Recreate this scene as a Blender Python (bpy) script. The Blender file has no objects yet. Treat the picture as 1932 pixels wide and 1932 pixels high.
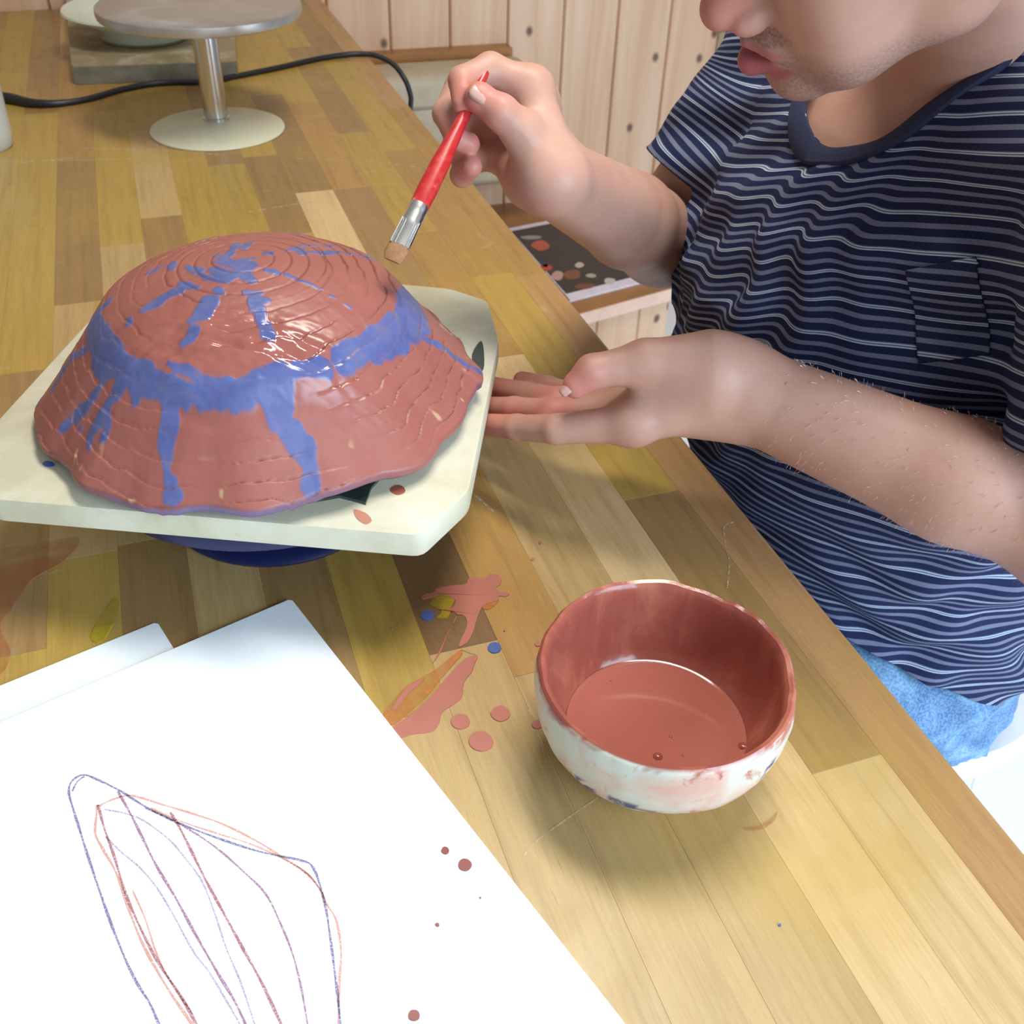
import bpy, bmesh, math, random
import numpy as np
from mathutils import Vector, Matrix, noise as mnoise
from mathutils.geometry import tessellate_polygon

# ------------------------------------------------------------------ camera, world, lights
TZ = 0.75                     # table top height; points below are given relative to the table top
H = 0.45                      # lens above the table top
FPX = 1900.0
PITCH, ROLL, YAW = math.radians(38.6), math.radians(2.1), math.radians(110.2)
scene = bpy.context.scene
COL = scene.collection
_cp, _sp, _cr, _sr = math.cos(PITCH), math.sin(PITCH), math.cos(ROLL), math.sin(ROLL)
FW = np.array([0, _cp, -_sp])
_up = np.array([0, _sp, _cp]); _rt = np.array([1.0, 0, 0])
RT = _rt*_cr + _up*_sr
UP = _up*_cr - _rt*_sr
cam_d = bpy.data.cameras.new('camera')
cam_d.sensor_width = 36.0; cam_d.lens = 36.0*FPX/1932.0
cam_d.clip_start = 0.02
cam_d.dof.use_dof = True; cam_d.dof.focus_distance = 0.57; cam_d.dof.aperture_fstop = 20
cam = bpy.data.objects.new('camera', cam_d); COL.objects.link(cam)
M = Matrix(((RT[0], UP[0], -FW[0], 0), (RT[1], UP[1], -FW[1], 0), (RT[2], UP[2], -FW[2], H+TZ), (0, 0, 0, 1)))
cam.matrix_world = M
scene.camera = cam

world = bpy.data.worlds.new('world'); scene.world = world
world.use_nodes = True
bg = world.node_tree.nodes['Background']
bg.inputs[0].default_value = (0.93, 0.96, 1.0, 1); bg.inputs[1].default_value = 0.27

def area_light(name, loc, target, size, size_y, power, color):
    l = bpy.data.lights.new(name, 'AREA'); l.shape = 'RECTANGLE'; l.size = size; l.size_y = size_y
    l.energy = power; l.color = color
    o = bpy.data.objects.new(name, l); COL.objects.link(o)
    o.location = loc
    o.rotation_euler = (Vector(target)-Vector(loc)).to_track_quat('-Z', 'Y').to_euler()
    return o
# ceiling lamp beyond the table, and the daylight of the window at the right
area_light('ceiling_lamp', (0.20, 0.70, 2.25), (0.1, 0.6, 0.75), 0.75, 0.28, 22.5, (1.0, 0.96, 0.88))
area_light('window_light', (1.25, -0.85, 1.35), (0.25, 0.35, 0.70), 1.1, 1.3, 58, (0.62, 0.80, 1.0))

area_light('floor_fill_light', (1.75, 0.35, 0.60), (1.0, 0.72, 0.0), 0.6, 0.4, 11, (0.72, 0.86, 1.0))  # added unseen lamp below table height, brightens the floor at the right

scene.view_settings.view_transform = 'Standard'
scene.view_settings.look = 'None'
scene.view_settings.gamma = 1
scene.view_settings.use_curve_mapping = False
scene.view_settings.exposure = -0.05

rng = random.Random(7)
nrg = np.random.RandomState(3)

# ------------------------------------------------------------------ geometry helpers
CAM = np.array([0, 0, H])
U = np.array([math.cos(YAW), math.sin(YAW), 0]); V = np.array([math.sin(YAW), -math.cos(YAW), 0])
def at(px, py, t):            # a point at depth t seen from the photograph's viewpoint
    return CAM + t*(FW + RT*(px-966)/FPX - UP*(py-966)/FPX)
def on(px, py, z=0.0):        # a point on the level plane z
    d = FW + RT*(px-966)/FPX - UP*(py-966)/FPX
    return CAM + d*((z-H)/d[2])
def W(u, v, z=0.0): return U*u + V*v + np.array([0, 0, z])
def crop(s, ox, oy, pts): return [(ox+x/s, oy+y/s) for x, y in pts]

ROOTS = {}
def _tag(o, label=None, cat=None, group=None, kind=None):
    if label: o['label'] = label
    if cat: o['category'] = cat
    if group: o['group'] = group
    if kind: o['kind'] = kind
def thing(name, label, cat, loc, rz=0.0, group=None, kind=None):
    o = bpy.data.objects.new(name, None); COL.objects.link(o)
    o.location = (loc[0], loc[1], loc[2]+TZ); o.rotation_euler = (0, 0, rz)
    o.empty_display_size = 0.02
    _tag(o, label, cat, group, kind)
    ROOTS[o] = (np.array(loc, float), rz)
    return o
def obj(name, verts, faces, mat, parent=None, label=None, cat=None, group=None, kind=None, smooth=True, base=None, local=False, color=None):
    """mesh from table-relative world points; made local to its root"""
    vs = np.array(verts, float).reshape(-1, 3)
    if parent is not None:
        loc, rz = ROOTS[parent]
        if not local:
            vs = vs - loc
            if rz:
                c, s = math.cos(-rz), math.sin(-rz)
                vs = np.c_[vs[:, 0]*c-vs[:, 1]*s, vs[:, 0]*s+vs[:, 1]*c, vs[:, 2]]
    else:
        loc = np.array(base if base is not None else (vs[:, 0].mean(), vs[:, 1].mean(), vs[:, 2].min()))
        rz = 0.0
        vs = vs - loc
    me = bpy.data.meshes.new(name)
    me.from_pydata(vs.tolist(), [], faces if isinstance(faces, list) else faces.tolist())
    me.update()
    if smooth: me.polygons.foreach_set('use_smooth', [True]*len(me.polygons))
    me.materials.append(mat)
    if smooth and len(me.polygons) < 30000: me.set_sharp_from_angle(angle=math.radians(42))
    o = bpy.data.objects.new(name, me); COL.objects.link(o)
    if parent is not None: o.parent = parent
    else: o.location = (loc[0], loc[1], loc[2]+TZ)
    ROOTS[o] = (loc, rz)
    if color: o.color = color
    _tag(o, label, cat, group, kind)
    return o
def attr(o, name, vals):
    a = o.data.attributes.new(name, 'FLOAT', 'POINT'); a.data.foreach_set('value', np.asarray(vals, dtype=np.float32).ravel())
def merge(*parts):
    V_, F_ = [], []; n = 0
    for v, f in parts:
        v = np.array(v, float).reshape(-1, 3)
        V_.append(v); F_ += [tuple(int(i)+n for i in q) for q in f]; n += len(v)
    return np.vstack(V_), F_
def box(x0, x1, y0, y1, z0, z1, bv=0.0):
    if bv <= 0:
        v = [(x, y, z) for z in (z0, z1) for y in (y0, y1) for x in (x0, x1)]
        return np.array(v), [(0, 2, 3, 1), (4, 5, 7, 6), (0, 1, 5, 4), (2, 6, 7, 3), (0, 4, 6, 2), (1, 3, 7, 5)]
    b = bv     # chamfered top edges only
    v = [(x0, y0, z0), (x1, y0, z0), (x1, y1, z0), (x0, y1, z0), (x0, y0, z1-b), (x1, y0, z1-b), (x1, y1, z1-b), (x0, y1, z1-b),
         (x0+b, y0+b, z1), (x1-b, y0+b, z1), (x1-b, y1-b, z1), (x0+b, y1-b, z1)]
    f = [(0, 3, 2, 1), (0, 1, 5, 4), (1, 2, 6, 5), (2, 3, 7, 6), (3, 0, 4, 7), (4, 5, 9, 8), (5, 6, 10, 9), (6, 7, 11, 10), (7, 4, 8, 11), (8, 9, 10, 11)]
    return np.array(v), f
def lathe(profile, c, n=64, wob=None):
    """profile [(r,z)], closed ends when r==0"""
    vs, fs, rows = [], [], []
    for k, (r, z) in enumerate(profile):
        if r < 1e-6: rows.append([len(vs)]); vs.append((c[0], c[1], z)); continue
        row = []
        for i in range(n):
            a = 2*math.pi*i/n; rr, zz = (r, z) if wob is None else wob(r, z, a, k)
            row.append(len(vs)); vs.append((c[0]+rr*math.cos(a), c[1]+rr*math.sin(a), zz))
        rows.append(row)
    for a, b in zip(rows, rows[1:]):
        for i in range(n):
            j = (i+1) % n
            if len(a) == 1 and len(b) == 1: continue
            if len(a) == 1: fs.append((a[0], b[j], b[i]))
            elif len(b) == 1: fs.append((a[i], a[j], b[0]))
            else: fs.append((a[i], a[j], b[j], b[i]))
    return np.array(vs), fs
def catmull(pts, n=6, closed=False):
    P = np.array(pts, float); out = []
    N = len(P)
    for i in range(N if closed else N-1):
        g = lambda k: P[(i+k) % N] if closed else P[min(max(i+k, 0), N-1)]
        p0, p1, p2, p3 = g(-1), g(0), g(1), g(2)
        for s in np.linspace(0, 1, n, endpoint=False):
            out.append(0.5*((2*p1)+(-p0+p2)*s+(2*p0-5*p1+4*p2-p3)*s*s+(-p0+3*p1-3*p2+p3)*s**3))
    if not closed: out.append(P[-1])
    return np.array(out)
def tube(pts, r, n=10, cap=True, flat=1.0, upv=(0, 0, 1)):
    P = np.array(pts, float); N = len(P)
    R = np.full(N, r) if np.isscalar(r) else np.array(r, float)
    vs, fs = [], []
    T = np.gradient(P, axis=0); T /= np.linalg.norm(T, axis=1)[:, None]+1e-12
    prev = np.array(upv, float)
    for i in range(N):
        a = prev - T[i]*(prev@T[i]); a /= np.linalg.norm(a)+1e-12; b = np.cross(T[i], a); prev = a
        for k in range(n):
            w = 2*math.pi*k/n
            vs.append(P[i]+R[i]*(a*math.cos(w)*flat+b*math.sin(w)))
    for i in range(N-1):
        for k in range(n):
            j = (k+1) % n
            fs.append((i*n+k, i*n+j, (i+1)*n+j, (i+1)*n+k))
    if cap:
        fs.append(tuple(range(n))[::-1]); fs.append(tuple((N-1)*n+k for k in range(n)))
    return np.array(vs), fs
def slab(poly, z0, z1, inset=0.0):
    """prism over a polygon (x,y); optional inset of the top ring (rounded liquid edge)"""
    P = np.array(poly, float)[:, :2]
    area = 0.5*np.sum(P[:, 0]*np.roll(P[:, 1], -1)-np.roll(P[:, 0], -1)*P[:, 1])
    if area < 0: P = P[::-1]
    n = len(P)
    top = P
    if inset > 0:
        T = np.roll(P, -1, 0)-np.roll(P, 1, 0); L = np.linalg.norm(T, axis=1)[:, None]+1e-9; T = T/L
        top = P+np.c_[-T[:, 1], T[:, 0]]*inset
    vs = np.vstack([np.c_[P, np.full(n, z0)], np.c_[top, np.full(n, z1)]])
    tris = tessellate_polygon([[Vector((p[0], p[1], 0)) for p in P]])
    fs = [(i, (i+1) % n, n+(i+1) % n, n+i) for i in range(n)]
    for t in tris:
        a, b, c = t
        cr = (P[b][0]-P[a][0])*(P[c][1]-P[a][1])-(P[b][1]-P[a][1])*(P[c][0]-P[a][0])
        if cr < 0: a, b, c = a, c, b
        fs.append((n+a, n+b, n+c)); fs.append((c, b, a))
    return vs, fs
def blob(cx, cy, rx, ry, n=28, wob=0.04, seed=0):
    r = random.Random(seed); ph = [r.uniform(0, 6.28) for _ in range(3)]
    return [(cx+rx*math.cos(a)*(1+wob*(math.sin(2*a+ph[0])+.6*math.sin(3*a+ph[1]))), cy+ry*math.sin(a)*(1+wob*math.sin(2*a+ph[2]))) for a in [2*math.pi*i/n for i in range(n)]]

# ------------------------------------------------------------------ material helpers
def lin(c):
    return tuple(((x/255)/12.92 if x/255 <= .04045 else ((x/255+.055)/1.055)**2.4) for x in c)
class NT:
    def __init__(s, name, rough=0.5, base=(.5, .5, .5), spec=0.5, metal=0.0, coat=0.0, sss=0.0):
        s.m = bpy.data.materials.new(name); s.m.use_nodes = True
        s.t = s.m.node_tree; s.n = s.t.nodes; s.b = s.n['Principled BSDF']
        s.b.inputs['Base Color'].default_value = (*base, 1); s.b.inputs['Roughness'].default_value = rough
        s.b.inputs['Specular IOR Level'].default_value = spec; s.b.inputs['Metallic'].default_value = metal
        s.b.inputs['Coat Weight'].default_value = coat; s.b.inputs['Coat Roughness'].default_value = 0.08
        if sss:
            s.b.inputs['Subsurface Weight'].default_value = sss
            s.b.inputs['Subsurface Radius'].default_value = (0.012, 0.005, 0.003)
            s.b.inputs['Subsurface Scale'].default_value = 0.5
    def add(s, ty, **kw):
        nd = s.n.new(ty)
        for k, v in kw.items():
            if k in nd.inputs.keys(): 
                if hasattr(v, 'is_output') : s.t.links.new(v, nd.inputs[k])
                else: nd.inputs[k].default_value = v
            else: setattr(nd, k, v)
        return nd
    def link(s, a, b): s.t.links.new(a, b)
    def coord(s, kind='Object', scale=(1, 1, 1), loc=(0, 0, 0)):
        tc = s.add('ShaderNodeTexCoord'); mp = s.add('ShaderNodeMapping')
        mp.inputs['Scale'].default_value = scale; mp.inputs['Location'].default_value = loc
        s.link(tc.outputs[kind], mp.inputs['Vector']); return mp.outputs['Vector']
    def noise(s, vec, scale=5, detail=4, rough=.55, dist=0.0):
        nd = s.add('ShaderNodeTexNoise'); s.link(vec, nd.inputs['Vector'])
        nd.inputs['Scale'].default_value = scale; nd.inputs['Detail'].default_value = detail
        nd.inputs['Roughness'].default_value = rough; nd.inputs['Distortion'].default_value = dist
        return nd.outputs['Fac']
    def ramp(s, fac, stops):
        nd = s.add('ShaderNodeValToRGB'); e = nd.color_ramp.elements
        while len(e) < len(stops): e.new(0.5)
        for el, (p, c) in zip(e, stops):
            el.position = p; el.color = (*c, 1) if len(c) == 3 else c
        s.link(fac, nd.inputs['Fac']); return nd.outputs['Color']
    def mix(s, fac, a, b, mode='MIX'):
        nd = s.add('ShaderNodeMix'); nd.data_type = 'RGBA'; nd.blend_type = mode
        for v, k in ((fac, 0), (a, 6), (b, 7)):
            if hasattr(v, 'is_output'): s.link(v, nd.inputs[k])
            else: nd.inputs[k].default_value = (*v, 1) if isinstance(v, tuple) and len(v) == 3 else v
        return nd.outputs[2]
    def math(s, op, a, b=0.0, c=None):
        nd = s.add('ShaderNodeMath'); nd.operation = op
        for v, k in ((a, 0), (b, 1), (c, 2)):
            if v is None: continue
            if hasattr(v, 'is_output'): s.link(v, nd.inputs[k])
            else: nd.inputs[k].default_value = v
        return nd.outputs[0]
    def attr(s, name): 
        nd = s.add('ShaderNodeAttribute'); nd.attribute_name = name; return nd.outputs['Fac']
    def bump(s, h, strength=.3, dist=.001):
        nd = s.add('ShaderNodeBump'); nd.inputs['Strength'].default_value = strength; nd.inputs['Distance'].default_value = dist
        s.link(h, nd.inputs['Height']); s.link(nd.outputs['Normal'], s.b.inputs['Normal'])
    def base(s, c): s.link(c, s.b.inputs['Base Color'])
    def rough(s, c): s.link(c, s.b.inputs['Roughness'])
def plain(name, rgb, rough=.5, var=.08, scale=30, **kw):
    m = NT(name, rough, lin(rgb), **kw); c = lin(rgb)
    f = m.noise(m.coord(), scale)
    m.base(m.ramp(f, [(0.3, tuple(x*(1-var) for x in c)), (0.7, tuple(min(1, x*(1+var)) for x in c))]))
    m.bump(f, .15, .0006)
    return m.m

# wood of the table: each stave has its own tone (object colour), grain along its length
def wood_stave():
    m = NT('oiled_wood', .33, spec=.45)
    oi = m.add('ShaderNodeObjectInfo')
    off = m.math('MULTIPLY', oi.outputs['Random'], 37.0)
    cx = m.add('ShaderNodeCombineXYZ'); m.link(off, cx.inputs[0]); m.link(off, cx.inputs[1])
    tc = m.add('ShaderNodeTexCoord')
    va = m.add('ShaderNodeVectorMath'); va.operation = 'ADD'; m.link(tc.outputs['Object'], va.inputs[0]); m.link(cx.outputs[0], va.inputs[1])
    def mp(sc):
        q = m.add('ShaderNodeMapping'); q.inputs['Scale'].default_value = sc; m.link(va.outputs[0], q.inputs['Vector']); return q.outputs[0]
    g = m.noise(mp((3, 55, 20)), 2.2, 5, .6, .4)
    fine = m.noise(mp((22, 420, 100)), 1.6, 3, .6)
    dash = m.noise(mp((60, 700, 100)), 1.0, 2, .5)
    c = m.mix(1.0, oi.outputs['Color'], m.ramp(g, [(.25, (.80, .76, .70)), (.5, (1, 1, 1)), (.78, (1.1, 1.08, 1.04))]), 'MULTIPLY')
    c = m.mix(1.0, c, m.ramp(fine, [(.3, (.93, .91, .88)), (.6, (1.03, 1.03, 1.03))]), 'MULTIPLY')
    c = m.mix(1.0, c, m.ramp(dash, [(.22, (.80, .74, .68)), (.34, (1, 1, 1))]), 'MULTIPLY')
    # worn patches and traces of yellow glaze (stains of their own shape)
    pw = m.coord('Generated')
    geo = m.add('ShaderNodeNewGeometry')
    q = m.add('ShaderNodeMapping'); q.inputs['Scale'].default_value = (1, 1, 1); m.link(geo.outputs['Position'], q.inputs['Vector'])
    st = m.noise(q.outputs[0], 5.0, 4, .6, .3)
    c = m.mix(m.ramp(st, [(.5, (0, 0, 0)), (.68, (.45, .45, .45))]), c, lin((182, 150, 62)), 'MIX')
    smear = m.noise(q.outputs[0], 16.0, 5, .7, 1.2)
    c = m.mix(m.ramp(smear, [(.64, (0, 0, 0)), (.74, (.28, .28, .28))]), c, lin((212, 190, 160)), 'MIX')
    m.base(c)
    m.rough(m.ramp(smear, [(.3, (.28, .28, .28)), (.7, (.46, .46, .46))]))
    m.bump(fine, .10, .0004)
    return m.m
M_STAVE = wood_stave()
def pine():
    m = NT('knotty_pine', .45)
    oi = m.add('ShaderNodeObjectInfo'); off = m.math('MULTIPLY', oi.outputs['Random'], 23.0)
    cx = m.add('ShaderNodeCombineXYZ'); m.link(off, cx.inputs[2]); m.link(off, cx.inputs[0])
    tc = m.add('ShaderNodeTexCoord')
    va = m.add('ShaderNodeVectorMath'); va.operation = 'ADD'; m.link(tc.outputs['Object'], va.inputs[0]); m.link(cx.outputs[0], va.inputs[1])
    def mp(sc):
        q = m.add('ShaderNodeMapping'); q.inputs['Scale'].default_value = sc; m.link(va.outputs[0], q.inputs['Vector']); return q.outputs[0]
    g = m.noise(mp((9, 9, .6)), 3, 4, .6, .6)
    c = m.ramp(g, [(.3, lin((204, 160, 124))), (.5, lin((214, 175, 142))), (.7, lin((222, 190, 160)))])
    sp = m.add('ShaderNodeSeparateXYZ'); m.link(mp((1, 1, .75)), sp.inputs[0])
    cb_ = m.add('ShaderNodeCombineXYZ'); m.link(m.math('ADD', sp.outputs[1], m.math('MULTIPLY', off, 1.7)), cb_.inputs[0]); m.link(sp.outputs[2], cb_.inputs[1])
    vo = m.add('ShaderNodeTexVoronoi'); vo.voronoi_dimensions = '2D'; vo.inputs['Scale'].default_value = 7.5; m.link(cb_.outputs[0], vo.inputs['Vector'])
    c = m.mix(m.ramp(vo.outputs['Distance'], [(.03, (.9, .9, .9)), (.075, (0, 0, 0))]), c, lin((92, 56, 42)))
    m.base(c); m.bump(g, .1, .001)
    return m.m
M_PINE = pine()
M_PINE_LEDGE = plain('varnished_ledge', (160, 108, 58), .4, .12, 14)
M_FLOOR = plain('pale_floor', (236, 236, 240), .35, .03, 6)
M_PLASTER = plain('white_plaster', (222, 220, 205), .7, .03, 10)
M_TRIM = plain('white_trim_paint', (214, 212, 190), .5, .03, 10)
M_DARKWOOD = plain('table_leg_wood', (150, 105, 60), .5, .1, 20)

# ------------------------------------------------------------------ room
WU = 2.15
def struct_root(name, loc, rz=0.0): return thing(name, None, None, loc, rz, kind='structure')
f_ = box(-3, 3, -2.5, 3.6, -.80, -.75)
obj('floor', *f_, M_FLOOR, kind='structure', smooth=False, label='pale bright floor at the lower right beyond the table edge')
wall = struct_root('wall_back', W(WU, 0, -TZ), YAW)
wall['label'] = 'knotty pine boarded wall behind the table'
obj('backing', *box(.022, .10, -3.2, 1.8, 0, 2.6), plain('wall_core', (120, 90, 66), .8), wall, local=True, smooth=False)
def plank_mesh(w, h, th=.018, g=.0028, dep=.006):
    prof = [(0, dep), (g, 0), (w-g, 0), (w, dep)]   # (y, depth back from face)
    vs = []; fs = []
    for z in (0, h):
        for y, d in prof: vs.append((d, y, z))
        vs.append((th, w, z)); vs.append((th, 0, z))
    n = 6
    for i in range(n): fs.append((i, (i+1) % n, n+(i+1) % n, n+i))
    fs.append(tuple(range(n))[::-1]); fs.append(tuple(range(n, 2*n)))
    return np.array(vs), fs
PW = .1253
pm = None
for k in range(-13, 10):
    v0 = .4915+PW*(k-1)
    if v0 > 1.15: break
    if pm is None:
        o = obj('plank', *plank_mesh(PW-.0012, 2.3), M_PINE, wall, local=True, smooth=False); pm = o.data
    else:
        o = bpy.data.objects.new('plank', pm); COL.objects.link(o); o.parent = wall
    o.location = (0, -(v0+PW), 0)
obj('plaster', *box(.0, .022, -3.2, -1.243, 0, 2.6), M_PLASTER, wall, local=True, smooth=False, label='white plaster right of the door frame')
# plaster strip left of the planks behind the end of the table, and the pale frame right of the planks
trim = struct_root('trim_1', W(WU, 1.243, -TZ), YAW); trim['label'] = 'pale upright door frame right of the pine boards'
obj('frame_board', *box(-.03, .02, -.11, 0, 0, 2.4, .003), M_TRIM, trim, local=True, smooth=False)
obj('frame_lip', *box(-.045, -.03, -.03, 0, 0, 2.4), M_TRIM, trim, local=True, smooth=False)
# ledge board on the wall and the box below it
lb = thing('wall_ledge', 'orange-brown board ledge fixed along the pine wall behind the raised hand', 'ledge', W(WU, .2, -.21), YAW)
obj('board', *box(-.035, .0, -(.742-.2), -.162, .055, .108, .002), M_PINE_LEDGE, lb, local=True, smooth=False)
def rbox(x0, x1, y0, y1, z0, z1, r, seg=4):
    bm = bmesh.new(); bmesh.ops.create_cube(bm, size=1)
    for v in bm.verts: v.co = Vector((x0+(v.co.x+.5)*(x1-x0), y0+(v.co.y+.5)*(y1-y0), z0+(v.co.z+.5)*(z1-z0)))
    bmesh.ops.bevel(bm, geom=bm.edges[:], offset=r, segments=seg, profile=.5, affect='EDGES')
    vs = [tuple(v.co) for v in bm.verts]; fs = [tuple(v.index for v in f.verts) for f in bm.faces]; bm.free()
    return np.array(vs), fs
hb = thing('wall_box', 'pale beige rounded box on the wall behind the raised hand, below the brown ledge', 'box', W(WU-.14, .2, -.345), YAW)
obj('body', *rbox(-.02, .10, -.555, -.165, .0, .232, .022), plain('beige_box', (186, 172, 146), .6), hb, local=True)
obj('lid_seam', *rbox(-.023, -.014, -.540, -.18, .17, .176, .002, 1), plain('box_seam', (150, 142, 124), .6), hb, local=True)
# bench of pine boards with a ledge top
bn = thing('bench', 'low pine-boarded bench with brown top, under the magazine beyond the table edge', 'bench', W(1.62, .3, -TZ), YAW)
fu0, fu1 = 1.605+(.35-.711)*.23, 1.646+(.935-.889)*.23
F0 = W(fu0, .35); F1 = W(fu1, .935)
top = [W(fu0-.012, .35)[:2], W(fu1-.012, .935)[:2], W(WU, .98)[:2], W(WU, .35)[:2]]
obj('bench_top', *slab(top, -.472, -.45), M_PINE_LEDGE, bn, smooth=False)
L = np.linalg.norm(F1-F0); d_ = (F1-F0)/L; nn = np.array([-d_[1], d_[0], 0]); nn = nn if nn@U > 0 else -nn
for k in range(7):
    a, b = F0+d_*(k*.105), F0+d_*(min(L, k*.105+.103))
    q = [a+nn*.004, a+d_*.002, b-d_*.002, b+nn*.004, b+nn*.018, a+nn*.018]
    if k*.105 < L: obj('plank', *slab([x[:2] for x in q], -TZ, -.472), M_PINE, bn, smooth=False)
obj('top_edging', *merge(slab([(x[:2]) for x in (F0-nn*.015, F1-nn*.015, F1-nn*.012, F0-nn*.012)], -.474, -.4485)), plain('pale_edging', (226, 190, 168), .4), bn, smooth=False)
ZM = -.447
mg_o = [on(958, 433, ZM), on(1100, 405, ZM), on(1290, 512, ZM), on(1075, 568, ZM)]
mg = thing('magazine', 'magazine with dark photo cover and white border lying on the pine bench', 'magazine', mg_o[3]*[1, 1, 0]+np.array([0, 0, -.45]))
obj('pages', *slab([q[:2] for q in mg_o], -.4499, -.4445), plain('magazine_paper', (225, 215, 225), .4), mg, smooth=False)
def quad_in(a, b, c, d):      # fractions inside the magazine
    P0, P1, P2, P3 = [np.array(q[:2]) for q in mg_o]
    f = lambda s, t: (P0*(1-s)+P1*s)*(1-t)+(P3*(1-s)+P2*s)*t
    return [f(a, c), f(b, c), f(b, d), f(a, d)]
obj('cover_photo', *slab(quad_in(.01, .97, .05, .93), -.4445, -.4441), plain('dark_print', (40, 38, 40), .35, .3, 25), mg, smooth=False, label='near-black photograph printed on the cover')
def mgblob(px, py, rx, ry, col, nm, sd):
    P = [on(x, y, -.444)[:2] for x, y in blob(px, py, rx, ry, 16, .12, sd)]
    obj(nm, *slab(P, -.4441, -.4438), plain(nm+'_ink_%d' % sd, col, .4), mg)
mgblob(1020, 463, 16, 9, (190, 84, 60), 'printed_shape', 1); mgblob(1028, 500, 6, 4, (70, 60, 62), 'printed_shape', 2)
mgblob(1002, 448, 18, 4, (150, 145, 140), 'printed_shape', 3); mgblob(1030, 505, 11, 7, (186, 70, 50), 'printed_shape', 4)
mgblob(1052, 520, 12, 8, (196, 150, 136), 'printed_shape', 5); mgblob(1080, 518, 18, 9, (128, 76, 54), 'printed_shape', 6)
mgblob(1093, 500, 8, 5, (190, 180, 165), 'printed_shape', 7); mgblob(1115, 520, 9, 4, (170, 165, 140), 'printed_shape', 8)
mgblob(1150, 530, 10, 6, (200, 190, 175), 'printed_shape', 9); mgblob(1103, 540, 20, 5, (120, 66, 44), 'printed_shape', 10)

# ------------------------------------------------------------------ table: staves one by one
table = thing('worktable', 'large wooden worktable of glued staves stained with yellow and red glaze', 'table', (0, 0, -TZ), YAW)
T_LIGHT, T_YEL, T_ORA, T_MID, T_BRN, T_DRK, T_EDGE = [tuple(lin(c))+(1,) for c in
    ((208, 178, 128), (178, 147, 74), (172, 134, 76), (188, 158, 106), (156, 124, 78), (130, 100, 66), (178, 138, 92))]
rows = [.3563, .3218, .2774, .2344, .1893, .1450, .1017]
while rows[-1] > -.46: rows.append(rows[-1]-.0436)
known = {0: ([-.2, .889, 1.45], [T_EDGE, T_ORA, T_EDGE]),
         1: ([-.12, .2646, .518, .9, 1.28, 1.7], [T_LIGHT, T_BRN, T_YEL, T_ORA, T_YEL, T_BRN]),
         2: ([-.3, .74, 1.02, 1.36, 1.8], [T_LIGHT, T_ORA, T_YEL, T_BRN, T_YEL]),
         3: ([-.2, .30, .66, 1.167, 1.5], [T_MID, T_MID, T_BRN, T_ORA, T_YEL]),
         4: ([-.3, .38, .80, .98, 1.166, 1.55], [T_MID, T_ORA, T_YEL, T_LIGHT, T_BRN, T_YEL]),
         5: ([-.25, .412, .64, 1.05, 1.3], [T_MID, T_DRK, T_YEL, T_BRN, T_YEL]),
         6: ([-.1, .37, .7, .95, 1.28], [T_MID, T_YEL, T_ORA, T_YEL, T_BRN])}
TL = WU-.004
for i in range(len(rows)-1):
    v1, v0 = rows[i], rows[i+1]
    if i in known: js, tones = known[i]; js = list(js); tones = list(tones)
    else:
        js = [-.3+rng.uniform(0, .25)]; tones = []
        while js[-1] < TL-.35: js.append(js[-1]+rng.uniform(.28, .5))
        tones = [rng.choice([T_YEL, T_YEL, T_MID, T_ORA, T_YEL, T_BRN]) for _ in js]
    js = js+[TL]
    js[0] = -.3
    for a, b, t in zip(js, js[1:], tones):
        k = rng.uniform(.95, 1.05)
        mesh = box(a+.00005, b-.00005, -v1, -v0-.00005, TZ-.03, TZ, .00012)
        if i == 0:   # the outer stave carries the rounded front edge
            y0 = -v1; y1 = -v0-.00005; pr = [(y0+.004, TZ-.038), (y0, TZ-.034), (y0, TZ-.0035), (y0+.0012, TZ-.0010), (y0+.004, TZ), (y1, TZ), (y1, TZ-.038)]
            vs = [(x, y, z) for x in (a+.00005, b-.00005) for y, z in pr]; n = len(pr)
            mesh = (np.array(vs), [(q, q+n, (q+1) % n+n, (q+1) % n) for q in range(n)]+[tuple(range(n)), tuple(range(n, 2*n))[::-1]])
        obj('stave', *mesh, M_STAVE, table, local=True, smooth=False, color=(t[0]*k, t[1]*k, t[2]*k, 1))
VE = rows[-1]
obj('underframe', *merge(box(-.22, TL-.05, -.30, -.275, TZ-.11, TZ-.03), box(-.22, TL-.05, -VE-.08, -VE-.055, TZ-.11, TZ-.03)), M_DARKWOOD, table, local=True, smooth=False)
for (a, b) in ((-.2, -.30), (-.2, -VE-.12), (TL-.15, -.30), (TL-.15, -VE-.12)):
    obj('leg', *box(a, a+.06, b, b+.06, 0, TZ-.03), M_DARKWOOD, table, local=True, smooth=False)

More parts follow.
